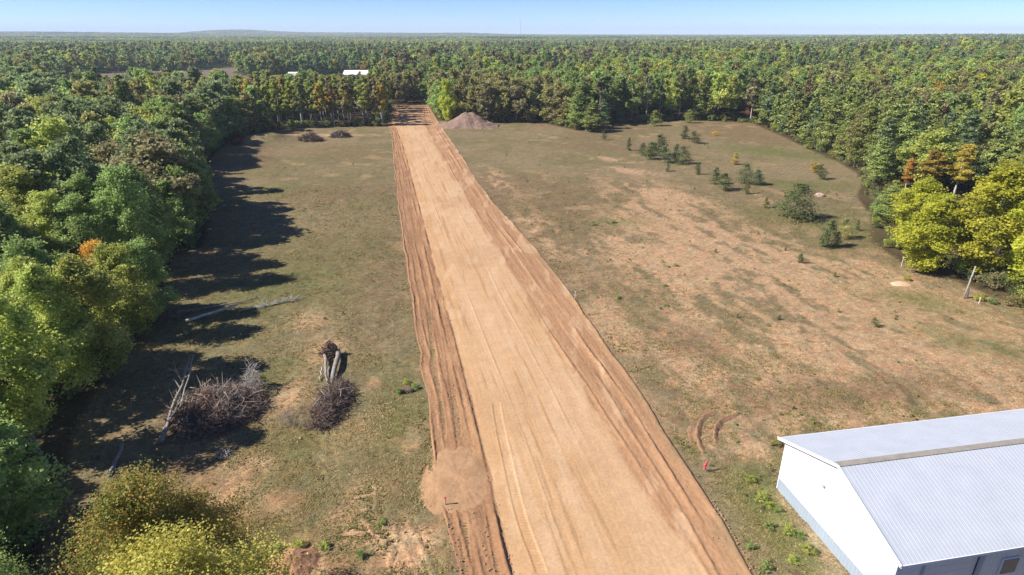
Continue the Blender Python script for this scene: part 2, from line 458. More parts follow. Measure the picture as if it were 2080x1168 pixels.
# albedo patches (measured as soil and turf colours, not light)
dry = np.array(S(153, 135, 104)); olive = np.array(S(134, 124, 88)); sand = np.array(S(212, 173, 137)); green = np.array(S(118, 122, 72))
litter = np.array(S(96, 82, 58)); brown = np.array(S(142, 117, 90)); grey = np.array(S(140, 126, 108))
def mixc(c, b, w): return c * (1 - w[:, None]) + b * w[:, None]
n1 = fbm(X / 14, Y / 14, 4, 11); n2 = fbm(X / 4, Y / 4, 4, 21); n3 = fbm(X / 40, Y / 40, 3, 31); n4 = fbm(X / 1.1, Y / 1.1, 3, 41)
c = np.repeat(dry[None], len(X), 0)
w_ol = np.clip(sst(.38, .62, n1) * .8 + (X < rd(RL, np.clip(Y, 20, 289))) * .10, 0, 1)
c = mixc(c, olive, w_ol)
c = mixc(c, brown, sst(.5, .75, n3) * .6)
sandy = (1.0 * blob(X, Y, 1500, 560, 20, 9, -.75) + 1.0 * blob(X, Y, 1680, 600, 13, 22, .5) + .8 * blob(X, Y, 1850, 680, 12, 10, .4) + .9 * blob(X, Y, 1420, 470, 10, 16, .5)
         + .7 * blob(X, Y, 1330, 400, 9, 18, .3) + .9 * blob(X, Y, 1500, 720, 10, 6, 0) + .6 * blob(X, Y, 1700, 780, 16, 5, .1)
         + .9 * blob(X, Y, 1240, 323, 5, 2.2, -.6) + .6 * blob(X, Y, 1285, 348, 8, 3, -.5) + .9 * blob(X, Y, 1520, 905, 2.2, 1.6, .3) + .7 * blob(X, Y, 1450, 870, 3, 2.5) + .5 * blob(X, Y, 1440, 650, 5, 5)
         + .6 * blob(X, Y, 1100, 470, 3, 12, .2) + .5 * blob(X, Y, 1230, 640, 3, 8, .1) + .6 * blob(X, Y, 1010, 370, 3, 18, .2))
sandy += .8 * blob(X, Y, 1800, 760, 13, 6, .1) + .7 * blob(X, Y, 1960, 760, 10, 6, 0) + .6 * blob(X, Y, 1600, 830, 8, 4) + .6 * blob(X, Y, 1330, 520, 8, 14)
sandy += 1.2 * blob(X, Y, 1830, 574, 1.1, .9) + 1.0 * blob(X, Y, 1780, 1100, 1.0, 9, .19) + 1.6 * np.exp(-(poly_dist(X, Y, np.array([P(1600, 1010), P(1690, 1168), P(1800, 1400)]), False) / .75) ** 2)
for (a, b, w) in (((1760, 535), (1830, 575), 1.0), ((1830, 575), (1940, 615), 1.0), ((1940, 615), (2030, 660), 1.0), ((2030, 660), (2090, 700), .7)):   # sandy two-track by the woods
    sandy += 1.0 * np.exp(-(poly_dist(X, Y, np.array([P(*a), P(*b)]), False) / w) ** 2)
sandy_l = (.8 * blob(X, Y, 520, 940, 1.6, 1.0, .3) + .7 * blob(X, Y, 620, 650, 2.5, 3, .2) + .8 * blob(X, Y, 590, 800, 1.8, 3, .1) + .8 * blob(X, Y, 740, 1010, 1.2, 1.8) + 1.3 * blob(X, Y, 820, 1110, 2.1, 2.0, .2)
           + 1.2 * blob(X, Y, 735, 1085, 1.5, 1.0) + .9 * blob(X, Y, 690, 1050, 1.2, .7) + 1.3 * blob(X, Y, 930, 960, 1.9, 3.4, .1) + 1.2 * blob(X, Y, 590, 1150, 2, 1.4) + .7 * blob(X, Y, 660, 710, 2, 3, .2) + .5 * blob(X, Y, 690, 880, 2, 4)
           + .5 * blob(X, Y, 480, 1010, 2, 2) + .6 * blob(X, Y, 640, 275, 16, 3))
uu = X * .25 - Y * .97; vv = X * .97 + Y * .25
streak = .6 * fbm(uu / 9, vv / 2.2, 4, 71) + .4 * fbm(uu / 1.8, vv / .9, 3, 72)
sw = np.clip((sandy * (2.6 * sst(.36, .62, streak) + .12) + .35 * (n4 - .5)) * 1.0 - .12, 0, .95) * (sandy > .03)
c = mixc(c, sand, np.clip(sw * .8, 0, .85))
low = sst(46, 30, Y) * (X < rd(RL, np.clip(Y, 20, 289))) * sst(.35, .6, n2)
c = mixc(c, np.array(S(166, 130, 96)), np.clip(low * .75, 0, 1))
walk = np.exp(-(poly_dist(X, Y, np.array([P(1600, 1010), P(1690, 1168), P(1800, 1400)]), False) / .8) ** 2)
c = mixc(c, np.array(S(206, 178, 148)), np.clip(walk * (.6 + .8 * n4), 0, .9))
sw2 = np.clip(sandy_l * (.5 + 1.5 * n2), 0, .95)
c = mixc(c, sand, sw2)
sp = sst(.60, .72, n2) * sst(.40, .6, n1) * .45
c = mixc(c, sand * .9, sp)
gr = (.9 * blob(X, Y, 1580, 310, 22, 8, -.55) + .7 * blob(X, Y, 1640, 375, 14, 5, -.2) + .6 * blob(X, Y, 1600, 440, 10, 6, -.3) + .6 * blob(X, Y, 1780, 480, 10, 5, -.7) + .6 * blob(X, Y, 1870, 610, 7, 4, -.6) + .6 * blob(X, Y, 2000, 700, 9, 4, -.6)
      + .9 * blob(X, Y, 1560, 1040, 1.8, 3.5, .1) + .6 * blob(X, Y, 1640, 1130, 1.4, 3, .1) + .6 * blob(X, Y, 1530, 970, 1.6, 2.5)
      + .7 * blob(X, Y, 800, 850, 1.6, 5, .1) + .6 * blob(X, Y, 560, 760, 2.5, 4) + .5 * blob(X, Y, 520, 600, 9, 16) + .35 * blob(X, Y, 700, 500, 8, 25) + .5 * blob(X, Y, 560, 385, 7, 6) + .6 * blob(X, Y, 620, 900, 4, 4) + .4 * blob(X, Y, 560, 1080, 3, 2)
      + .5 * blob(X, Y, 1260, 452, 5, 3))
c = mixc(c, green, np.clip(gr * (.4 + 1.1 * n2), 0, .8))
br = .8 * blob(X, Y, 1700, 800, 14, 3.0, .15) + .7 * blob(X, Y, 1400, 690, 4, 5) + .6 * blob(X, Y, 1260, 300, 20, 10) + .5 * blob(X, Y, 700, 310, 12, 12) + .7 * blob(X, Y, 1500, 790, 1.0, .7)
c = mixc(c, brown, np.clip(br * (.5 + n2), 0, .8))
c *= (.72 + .56 * fbm(X / .45, Y / .45, 3, 61) * 1.0)[:, None] * (.86 + .28 * n4)[:, None]
wood = np.where(inc, sst(.9, 0, de), 1.0) * near
c = mixc(c, litter * .9, np.clip(wood * (.6 + .6 * n2), 0, 1))
far = ~near
c[far] = np.array(S(70, 82, 48))
infield = in_poly(X, Y, FIELD)
c[infield] = np.array(S(138, 122, 106)) * (.8 + .4 * n1[infield])[:, None]
gd = NT('ground_turf')
ca = gd.attr('albedo').outputs['Color']
pp = gd.pos()
f1 = gd.noise(pp, 2.3, 6, .7); f2 = gd.noise(pp, 9., 4, .7); f3 = gd.noise(pp, .6, 3, .6)
k1 = gd.ramp(f1, [(.28, .40), (.5, .645), (.72, .89)])
k2 = gd.ramp(f2, [(.32, .46), (.52, 1.0), (.72, 1.5)])
cc = gd.mix(1., ca, k1, 'MULTIPLY'); cc = gd.mix(1., cc, k2, 'MULTIPLY')
tint = gd.ramp(f3, [(.35, (1.07, .97, .90)), (.65, (.93, 1.03, 1.0))])
cc = gd.mix(1., cc, tint, 'MULTIPLY')
hb = gd.math('ADD', f1, f2)
MAT_GROUND = gd.pbr(cc, .95, 0, hb, .55, .10, .1)
me = np_mesh('ground', np.stack([X, Y, Zg], 1), grid_faces(len(rows), nc), MAT_GROUND, True)
attr_c(me, 'albedo', c)
ground = tag(link('ground', me), kind='structure')
def gz(x, y):
    return float(terr(x, y))

# ------------------------------------------------------------------ dirt road
ry = np.geomspace(17, 288, 1500)
ncx = 300
tt = np.linspace(0, 1, ncx)
RY = np.repeat(ry[:, None], ncx, 1)
el, er = np.interp(ry, YS, RL), np.interp(ry, YS, RR)
el = el - .3 + .5 * (fbm(ry / 4.5, ry * 0, 5, 3) - .5); er = er + .3 + .45 * (fbm(ry / 4.5, ry * 0 + 5, 5, 4) - .5)
RX = el[:, None] + (er - el)[:, None] * tt[None]
ml, mr = np.interp(ry, YS, ML)[:, None], np.interp(ry, YS, MR)[:, None]
x_l = RX - el[:, None]; x_r = er[:, None] - RX
along = RY / CP
# cross coordinate with slow drift, so that ruts run along the road
drift = .5 * (fbm(RY / 18, RY * 0 + 2, 3, 9) - .5)
q = RX + .2135 * RY + drift
def ridge(pos, w, hgt, seed, asym=.35, onoff=0.):
    """narrow bank along the road at x = pos; steeper on its right side"""
    wob = .30 * (fbm(RY / 11, RY * 0 + seed, 3, seed) - .5)
    d = RX - pos - wob
    s = np.where(d < 0, np.exp(-(d / w) ** 2), np.exp(-(d / (w * asym)) ** 2))
    amp = np.clip(fbm(RY / 9, RY * 0 + seed * 3, 3, seed + 50) * 2.2 - .45 - onoff, 0, 1)
    return hgt * s * amp * (.7 + .6 * vnoise(RY / .35, RX / .35, seed))
mid = (RX > ml) & (RX < mr)
wl = sst(.15, -.25, RX - ml - .5 * (fbm(RY / 3, RX * 0, 3, 8) - .5))     # left dozed strip
wr = sst(-.25, .35, RX - mr - 1.2 * (fbm(RY / 7, RX * 0, 3, 18) - .5))   # right shoulder
z = .07 + .10 * np.exp(-((RX - (ml + mr) / 2) / 5.0) ** 2)
z = z + wl * ((fbm(q / .45, RY / 6, 4, 60) - .5) * .10 + (vnoise(RX / .16, RY / .2, 61) - .5) * .045) - .05 * wl
z = z + wr * ((fbm(q / .6, RY / 9, 4, 70) - .5) * .085 + (vnoise(RX / .16, RY / .3, 71) - .5) * .03)
z = z + (1 - wl) * (1 - wr) * ((fbm(q / .5, RY / 14, 3, 80) - .5) * .035 + (vnoise(RX / .12, RY / .5, 81) - .5) * .008)
z = z + ridge(ml - .25, .34, .17, 3, .4, .12) + ridge(ml - 1.0, .22, .10, 5, .5) + ridge(el[:, None] + .45, .26, .15, 7, .5) + ridge((el[:, None] + ml) / 2, .2, .09, 8, .5, .15) + ridge(el[:, None] + 1.2, .18, .07, 6, .5, .1)
z = z + ridge(mr + .5, .2, .08, 11, .5, .1) + ridge((mr + er[:, None]) / 2 + .3, .30, .15, 12, .4, .1) + ridge((mr + er[:, None]) / 2 - .7, .22, .09, 13, .5, .1) + ridge(er[:, None] - .6, .3, .11, 14, .5) + ridge((ml + mr) / 2 - 1.8, .12, .03, 15, .6, .1) + ridge((ml + mr) / 2 + 2.1, .12, .03, 16, .6, .1)
# crawler tracks pressed into the sand
def crawler(pl, w=.42, dep=.05, pitch=.24):
    global z
    pl = np.array([P(*a) for a in pl])
    o = np.argsort(pl[:, 1])
    cx = np.interp(RY, pl[o, 1], pl[o, 0], left=pl[o[0], 0], right=pl[o[-1], 0])
    for _ in range(3): cx = np.repeat(np.convolve(np.pad(cx[:, 0], 30, 'edge'), np.ones(61) / 61, 'valid')[:, None], ncx, 1) if cx.max() < 1e3 else cx
    d = np.abs(RX - cx) + 9. * ((RY < pl[:, 1].min()) | (RY > pl[:, 1].max()))
    wdt = sst(w * .5 + .05, w * .5 - .02, d)
    z += wdt * (-.03 + dep * (np.abs(((RY / pitch) % 1) - .5) * 2 - .5)) + .014 * np.exp(-((d - w * .5 - .08) / .07) ** 2)
crawler([(1110, 1168), (1070, 1100), (1040, 980), (1018, 880), (1005, 820)], .62, .075)
crawler([(1020, 1168), (1005, 1100), (992, 1050)], .5, .075)
crawler([(955, 1168), (945, 1120), (938, 1060)], .5, .075)
crawler([(905, 890), (890, 790), (878, 690), (866, 600)], .45, .05)
crawler([(935, 890), (920, 790), (905, 690), (890, 600)], .45, .05)
# mound of spoil at the road side
ef = np.minimum(sst(0, .5, x_l), sst(0, .6, x_r)); 
z = z * ef - (1 - ef) * .30
endf = sst(288, 276, RY)
z = z * endf - (1 - endf) * .2
pale = np.array(S(219, 180, 139)); warm = np.array(S(213, 167, 119)); dirt = np.array(S(166, 126, 94)); should = np.array(S(194, 150, 112))
r1 = fbm(q / .7, RY / 16, 4, 90); r2 = fbm(q / .22, RY / 6, 3, 95); r3 = fbm(RX / 1.5, RY / 2.5, 4, 97)
cr = np.repeat(pale[None], RX.size, 0)
W = lambda a: np.clip(a, 0, 1).ravel()
cr = mixc(cr, warm, W(sst(.45, .70, r1) * .5 + sst(2.2, .2, RX - ml) * .5))
cr = mixc(cr, should, W(wr * (.6 + .7 * r3)))
cr = mixc(cr, dirt, W(wr * sst(.46, .66, r2 * .5 + r1 * .5) * .55))
cr = mixc(cr, dirt, W(wl * (.55 + .75 * r3)))
cr = mixc(cr, should, W(wl * sst(.5, .7, r2) * .6))
cr = mixc(cr, np.array(S(140, 112, 82)), W((1 - wl) * (1 - wr) * sst(.58, .70, r2 * .55 + r1 * .45) * .35))
fr_ = W(sst(1.6, .1, x_r + 1.6 * (fbm(RX / .8, RY / 1.6, 4, 140) - .5)) * .75); cr = mixc(cr, np.array(S(160, 138, 104)), fr_)
cr = mixc(cr, np.array(S(178, 138, 100)), W(sst(.56, .70, fbm(RX / 5, RY / 9, 4, 150)) * .18))
cr = mixc(cr, np.array(S(230, 196, 158)), W(sst(.54, .70, fbm(RX / 1.2, RY / 5, 4, 160)) * (1 - wl) * .4))
tailw = W(sst(200, 260, RY)); cr = mixc(cr, np.array(S(176, 134, 104)), tailw * .6)
rm = NT('road_dirt')
pp = rm.pos()
f1 = rm.noise(pp, 5., 6, .7); f2 = rm.noise(pp, .8, 4, .6)
cc = rm.mix(1., rm.attr('albedo').outputs['Color'], rm.ramp(f1, [(.28, .54), (.5, .655), (.72, .75)]), 'MULTIPLY')
cc = rm.mix(1., cc, rm.ramp(f2, [(.3, .92), (.7, 1.05)]), 'MULTIPLY')
MAT_ROAD = rm.pbr(cc, .95, 0, f1, .35, .05, .1)
me = np_mesh('dirt_road', np.stack([RX.ravel(), RY.ravel(), z.ravel()], 1), grid_faces(len(ry), ncx), MAT_ROAD, True)
attr_c(me, 'albedo', cr)
tag(link('dirt_road', me), kind='structure')

# ------------------------------------------------------------------ trees
count = {}
def mesh_with(me, mat):
    return me
def place_tree(kind, lod, var, x, y, sc, rz, mat, name, label, cat, group, sz=None, z=None, tilt=(0, 0), parts=('trunk', 'crown')):
    crown, trunk = LIB[kind, lod][var % len(LIB[kind, lod])]
    t = thing(name, label, cat, (x, y, gz(x, y) if z is None else z), rz, group)
    t.rotation_euler = (tilt[0], tilt[1], rz)
    t.scale = (sc, sc, sz or sc)
    if trunk: link(parts[0], trunk, t)
    c = link(parts[1], crown, t)
    set_mat(c, mat)
    return t
def set_mat(c, mat):
    if not c.data.materials: c.data.materials.append(LEAF['green'])
    c.material_slots[0].link = 'OBJECT'; c.material_slots[0].material = LEAF[mat]

# landmarks for the words
def zone(x, y):
    px, py = proj(x, y, 0)
    if px < 480 and y < 60: return 'left woods beside the brush pile'
    if x < -30 and y < 90 and px < 520: return 'left woods beside the fallen white birch'
    if x < -40 and y < 150 and px < 560: return 'left woods behind the long tree shadows'
    if px < 500: return 'left woods below the brown field'
    if px < 800: return 'stand behind the two small brush heaps'
    if px < 880: return 'woods closing the far road end'
    if px < 1130: return 'woods behind the gravel heap'
    if px < 1520 and y > 150: return 'tall treeline across the far clearing end'
    if y > 150: return 'right woods behind the pine edge'
    if y > 95: return 'right woods above the yellow maples'
    return 'right woods around the yellow maples'

cand = []
def fill(y0, y1, sp):
    ys = np.arange(y0, y1, sp * .87)
    for iy, yy in enumerate(ys):
        half = .92 * yy + 16
        xs = np.arange(-half, half, sp) + (sp / 2 if iy % 2 else 0)
        a = np.stack([xs + rng.uniform(-.38, .38, len(xs)) * sp, yy + rng.uniform(-.38, .38, len(xs)) * sp], 1)
        cand.append(a)
fill(14, 120, 4.9); fill(120, 230, 5.1); fill(230, 340, 5.6); 
A = np.concatenate(cand)
def keep_mask(A, margin):
    ok = ~in_poly(A[:, 0], A[:, 1], CLEAR)
    ok &= poly_dist(A[:, 0], A[:, 1], CLEAR) > margin
    ok &= ~in_poly(A[:, 0], A[:, 1], FIELD)
    bxs = (np.abs(A[:, 0] + 104) < 14) & (np.abs(A[:, 1] - 436) < 16)
    return ok & ~bxs
erow = []
for i in range(len(CLEAR) - 1):
    a, b = CLEAR[i], CLEAR[i + 1]; L_ = np.hypot(*(b - a))
    if a[1] < 26 or (a[1] > 262 and b[1] > 262): continue
    nrm = np.array([-(b - a)[1], (b - a)[0]]) / (L_ + 1e-9)
    if in_poly(np.array([(a + b)[0] / 2 + nrm[0]]), np.array([(a + b)[1] / 2 + nrm[1]]), CLEAR)[0]: nrm = -nrm
    k = max(1, int(L_ / 4.5))
    for q_ in range(k):
        erow.append(a + (b - a) * (q_ + rnd.uniform(.2, .8)) / k + nrm * rnd.uniform(1.2, 2.2))
erow = np.array(erow)
EDGE_KEYS = set()
A = A[keep_mask(A, 4.2)]
A = np.concatenate([erow, A])
EDGE_KEYS = {(round(float(p[0]), 3), round(float(p[1]), 3)) for p in erow}
A = A[(A[:, 1] > 30) | (np.abs(A[:, 0]) > 27)]
A = A[~((np.abs(A[:, 0] + 15) < 9) & (A[:, 1] < 36))]
special_spots = []   # filled below with (x, y, r): no filler tree there
SPECIALS = [
    # kind, lod, mat, px, py (base), height, width, name, label, category
    ('near', 0, 'speckle', 400, 1480, 10.4, 4.6, 'oak_tree', 'bushy golden speckled tree at the bottom edge, nearest of all the trees', 'tree'),
    ('near', 0, 'embers', 360, 1330, 11.0, 3.9, 'oak_tree', 'round green tree with orange-tipped top just beyond the golden speckled one', 'tree'),
    ('near', 0, 'green', 60, 1480, 11.0, 3.2, 'oak_tree', 'leafy green tree in the bottom left corner of the view', 'tree'),
    ('edge', 1, 'lime', 908, 248, 15.5, 3.3, 'aspen_tree', 'bright lime-green tree beside the road end and gravel heap', 'tree'),
    ('edge', 0, 'yellowgreen', 1872, 552, 11.0, 4.0, 'maple_tree', 'yellow-green maple behind the grey marker stake, left of the leaning pole', 'tree'),
    ('edge', 0, 'yellowgreen', 1990, 562, 14.5, 5.2, 'maple_tree', 'large yellow maple directly behind the leaning pole', 'tree'),
    ('edge', 0, 'yellowgreen', 2085, 590, 14.0, 4.8, 'maple_tree', 'yellow-green maple at the right picture edge, right of the leaning pole', 'tree'),
    ('edge', 0, 'yellowgreen', 1850, 490, 10.5, 3.6, 'maple_tree', 'smaller yellow maple at the back left of the bright maple clump', 'tree'),
    ('round', 0, 'lightgreen', 2130, 650, 5.0, 3.0, 'maple_tree', 'low green bushy tree at the right edge below the yellow maples', 'tree'),
    ('slender', 0, 'orange', 1836, 394, 7.4, 1.5, 'aspen_tree', 'thin orange-gold tree with bare lower trunk, leftmost of the gold trio', 'tree'),
    ('slender', 0, 'gold', 1880, 398, 9.4, 2.3, 'aspen_tree', 'tall gold tree in the middle of the gold trio', 'tree'),
    ('slender', 0, 'gold', 1938, 402, 10.0, 2.6, 'aspen_tree', 'wide gold tree, rightmost of the gold trio above the maples', 'tree'),
    ('pine', 0, 'pine', 1800, 450, 5.6, 2.9, 'pine_tree', 'bushy olive pine touching the left side of the yellow maples', 'pine tree'),
    ('pine', 1, 'pine', 1172, 262, 12.5, 4.2, 'pine_tree', 'broad dark pine jutting into the clearing from the far treeline, left one', 'pine tree'),
    ('pine', 1, 'pine', 1202, 268, 9.5, 3.8, 'pine_tree', 'broad pine nearest the clearing in front of the far treeline', 'pine tree'),
    ('pine', 1, 'darkpine', 1225, 262, 8.0, 3.0, 'pine_tree', 'dark pine on the right flank of the jutting pine clump', 'pine tree'),
    ('pine', 1, 'russet', 1521, 246, 9.8, 2.0, 'pine_tree', 'red dead pine standing at the corner of the far clearing edge', 'pine tree'),
    ('pine', 1, 'deadpine', 1700, 318, 5.5, 1.4, 'pine_tree', 'brown dead pine leaning at the right pine edge', 'pine tree'),
    ('pine', 1, 'russet', 1714, 226, 11.8, 1.6, 'pine_tree', 'thin reddish dead pine poking through the right woods', 'pine tree'),
    ('round', 1, 'maroon', 482, 302, 4.6, 2.6, 'oak_tree', 'dark red small tree in shade at the left edge of the clearing', 'tree'),
    ('broad', 0, 'yellowgreen', 344, 522, 2.6, 1.0, 'oak_sapling', 'small yellow sapling lit against the dark left woods', 'sapling'),
    ('round', 0, 'orange', 225, 640, 9.0, 2.4, 'oak_tree', 'orange-leaved oak half hidden behind the bright green aspens on the left', 'tree'),
    ('round', 1, 'gold', 10, 440, 10.5, 4.5, 'oak_tree', 'golden brown oak at the left picture edge among green trees', 'tree'),
    ('broad', 1, 'gold', 130, 420, 12.5, 3.0, 'oak_tree', 'yellow-topped tree among the green left woods', 'tree'),
    ('edge', 0, 'lightgreen', 215, 770, 11.5, 3.2, 'aspen_tree', 'bright green young aspen leafy to the ground, nearest the brush pile', 'tree'),
    ('edge', 0, 'lightgreen', 270, 690, 11.2, 3.0, 'aspen_tree', 'bright green young aspen at the wood edge by the dark fallen trunk', 'tree'),
    ('edge', 0, 'lightgreen', 150, 800, 11.5, 3.0, 'aspen_tree', 'young aspen with pale trunk behind the brush pile, second row', 'tree'),
    ('edge', 0, 'green', 312, 650, 9.5, 2.8, 'aspen_tree', 'leafy aspen overhanging the root end of the fallen birch', 'tree'),
    ('pine', 1, 'darkpine', 2000, 128, 24.0, 4.4, 'pine_tree', 'tall dark white pine breaking the skyline on the right', 'pine tree'),
    ('pine', 2, 'darkpine', 1760, 122, 21.0, 4.0, 'pine_tree', 'dark pine near the right skyline, left of the tallest pine', 'pine tree'),
]
for s in SPECIALS:
    x, y = P(s[3], s[4]); special_spots.append((x, y, s[6] * .75))
SPOT = np.array(special_spots)
d2 = ((A[:, None, 0] - SPOT[None, :, 0]) ** 2 + (A[:, None, 1] - SPOT[None, :, 1]) ** 2)
A = A[~(d2 < (SPOT[None, :, 2] + 1.0) ** 2).any(1)]
# base size of each library kind (height, radius)
BASE = {'near': (11.5, 3.7), 'edge': (12.5, 3.1), 'broad': (13.5, 3.1), 'slender': (14.5, 1.75), 'round': (11.5, 3.7), 'pine': (12.5, 2.5), 'young': (3.4, 1.35), 'shrub': (1.6, 1.1), 'sparse': (12.5, 2.6)}
for i, (kind, lod, mat, px, py, hgt, rad, name, lab, cat) in enumerate(SPECIALS):
    x, y = P(px, py); bh, br_ = BASE[kind]
    place_tree(kind, lod, i, x, y, rad / br_, rnd.uniform(0, 6), mat, name, lab, cat, None, sz=hgt / bh)

# what grows where
def species(x, y):
    px, py = proj(x, y)
    de_ = float(poly_dist(np.array([x]), np.array([y]), CLEAR)[0])
    r = rnd.random()
    patch = float(fbm(np.array([x / 35]), np.array([y / 35]), 2, 500)[0])
    if px < 480 or (x < -30 and y < 205):
        hs = 1.0
        if y < 75:
            k = 'broad'; hs = .86; mt = 'lightgreen' if r < .62 else 'green'
        else:
            k = 'broad' if r < .75 else 'round'
            mt = 'bluegreen' if r < .40 else 'green' if r < .66 else 'olive' if r < .76 else 'lightgreen' if r < .90 else 'brown' if r < .96 else 'pine'
            if mt == 'pine': k = 'pine'
            hs = 1.02 if k == 'broad' else 1.15
            if y > 205: hs *= .95
        return k, mt, hs * rnd.choice((.72, .82, .9, .97, 1.02, 1.08, 1.22)) * rnd.uniform(.96, 1.04)
    if px < 795:
        if de_ < 26:
            mt = 'olive' if r < .5 else 'lightgreen' if r < .78 else 'gold' if r < .88 else 'brown' if r < .93 else 'orange' if r < .945 else 'green'
            return 'slender', mt, rnd.uniform(.85, 1.08)
        return 'broad', ('green' if r < .6 else 'olive'), rnd.uniform(.85, 1.1)
    if px < 1150 and y < 330:
        k = 'broad' if r < .5 else 'round'
        mt = 'olive' if r < .42 else 'brown' if r < .72 else 'green'
        if de_ > 30: mt = 'green' if r < .45 else 'olive' if r < .75 else 'lightgreen'
        return k, mt, rnd.uniform(.85, 1.1)
    if px < 1530 and y > 150:
        if de_ < 14 and r < .22: return 'pine', 'pine', rnd.uniform(.5, .9)
        k = 'broad' if r < .8 else 'slender'
        mt = 'lightgreen' if r < .34 else 'green' if r < .74 else 'olive' if r < .86 else 'brown' if r < .92 else 'bluegreen'
        return k, mt, rnd.uniform(.95, 1.25)
    pinep = .9 if de_ < 34 else .42 if patch > .5 else .16
    if r < pinep: return 'pine', ('pine' if rnd.random() < .80 else 'darkpine' if rnd.random() < .88 else 'deadpine'), rnd.uniform(.8, 1.15)
    r2 = rnd.random()
    mt = 'olive' if r2 < .32 else 'lightgreen' if r2 < .55 else 'green' if r2 < .8 else 'brown' if r2 < .9 else 'gold' if r2 < .92 else 'lightgreen' if r2 < .98 else 'yellowgreen'
    return ('broad' if r < .75 else 'round'), mt, rnd.uniform(.85, 1.12)

KO = pts((1760, 385), (2030, 390), (2030, 500), (1990, 535), (1830, 535), (1762, 470))
A = A[~in_poly(A[:, 0], A[:, 1], KO)]
order = np.argsort(np.hypot(A[:, 0], A[:, 1]))
NAME = {'broad': ('aspen_tree', 'aspen'), 'slender': ('slim_aspen_tree', 'slim white-trunked aspen'), 'round': ('oak_tree', 'round-crowned oak'), 'pine': ('pine_tree', 'pine'), 'edge': ('aspen_tree', 'low-leafed aspen')}
quota = {'edge': 120, 'broad': 280, 'slender': 150, 'round': 120, 'pine': 280}
rest = {'edge': [], 'broad': [], 'slender': [], 'round': [], 'pine': []}
for i in order:
    x, y = A[i]; d = math.hypot(x, y)
    k, mt, hs = species(x, y)
    if (round(float(x), 3), round(float(y), 3)) in EDGE_KEYS and k in ('broad', 'round') and rnd.random() < (.85 if x < -25 else .55): k = 'edge'
    px, py = proj(x, y, 8)
    lod = 0 if d < 95 else 1 if d < 190 else 2
    infr = -90 < px < 2170 and proj(x, y, 13 * hs)[1] < 1230
    if quota[k] > 0 and infr:
        quota[k] -= 1
        w = zone(x, y); nm, word = NAME[k]
        size = 'tall ' if hs > 1.03 else 'short ' if hs < .9 else ''
        place_tree(k, lod, rnd.randrange(99), x, y, hs * rnd.uniform(.92, 1.32), rnd.uniform(0, 6.28), mt, nm,
                   f'{size}{COLOUR_WORD[mt]} {word} in the {w}', 'pine tree' if k == 'pine' else 'tree', f'{word} trees in the {w}', sz=hs)
    else:
        rest[k].append((x, y, hs, mt, 2 if d > 150 else 1))

# the rest of the woods and the far forest: one object for each kind of tree
def gn_scatter(name, pos, scale, rotz, idx, sources):
    """instances of the (unlinked) source meshes on a cloud of points"""
    coll = bpy.data.collections.new(name + '_kinds')
    for j, (me_, mt) in enumerate(sources):
        so = bpy.data.objects.new('%s_kind_%03d' % (name, j), me_)
        if not me_.materials: me_.materials.append(LEAF['green'])
        if mt: so.material_slots[0].link = 'OBJECT'; so.material_slots[0].material = LEAF[mt]
        coll.objects.link(so)
    me_ = bpy.data.meshes.new(name)
    n = len(pos)
    me_.vertices.add(n); me_.vertices.foreach_set('co', np.ascontiguousarray(pos, np.float32).ravel())
    attr_f(me_, 'sc', scale); attr_f(me_, 'rz', rotz)
    at = me_.attributes.new('pick', 'INT', 'POINT'); at.data.foreach_set('value', np.ascontiguousarray(idx, np.int32))
    o = link(name, me_)
    g = bpy.data.node_groups.new(name, 'GeometryNodeTree')
    g.interface.new_socket('Geometry', in_out='INPUT', socket_type='NodeSocketGeometry')
    g.interface.new_socket('Geometry', in_out='OUTPUT', socket_type='NodeSocketGeometry')
    N = g.nodes.new
    gi, go = N('NodeGroupInput'), N('NodeGroupOutput')
    ip = N('GeometryNodeInstanceOnPoints'); ci = N('GeometryNodeCollectionInfo')
    ci.inputs['Collection'].default_value = coll; ci.inputs['Separate Children'].default_value = True; ci.inputs['Reset Children'].default_value = True
    def na(nm, ty):
        q_ = N('GeometryNodeInputNamedAttribute'); q_.data_type = ty; q_.inputs['Name'].default_value = nm; return q_.outputs['Attribute']
    cx = N('ShaderNodeCombineXYZ'); L = g.links.new
    L(na('rz', 'FLOAT'), cx.inputs[2])
    L(gi.outputs[0], ip.inputs['Points']); L(ci.outputs[0], ip.inputs['Instance'])
    ip.inputs['Pick Instance'].default_value = True
    L(na('pick', 'INT'), ip.inputs['Instance Index']); L(cx.outputs[0], ip.inputs['Rotation']); L(na('sc', 'FLOAT'), ip.inputs['Scale'])
    L(ip.outputs[0], go.inputs[0])
    md = o.modifiers.new('scatter', 'NODES'); md.node_group = g
    return tag(o, kind='stuff')

def joined(kind, lod, var):
    """crown and trunk of a library tree as one mesh (trunk takes slot 1)"""
    crown, trunk = LIB[kind, lod][var % len(LIB[kind, lod])]
    return crown

RESTNAME = {'edge': ('leafy_aspen_woods', 'leafy aspens along the farthest wood edges'), 'broad': ('aspen_woods', 'dense green aspen woods filling the land behind the nearer trees'), 'slender': ('slim_aspen_woods', 'thicket of slim aspens behind the front rows'),
            'round': ('oak_woods', 'round-crowned oaks deep in the woods'), 'pine': ('pine_woods', 'dense olive pine woods filling the right side')}
extra = {k: [] for k in rest}
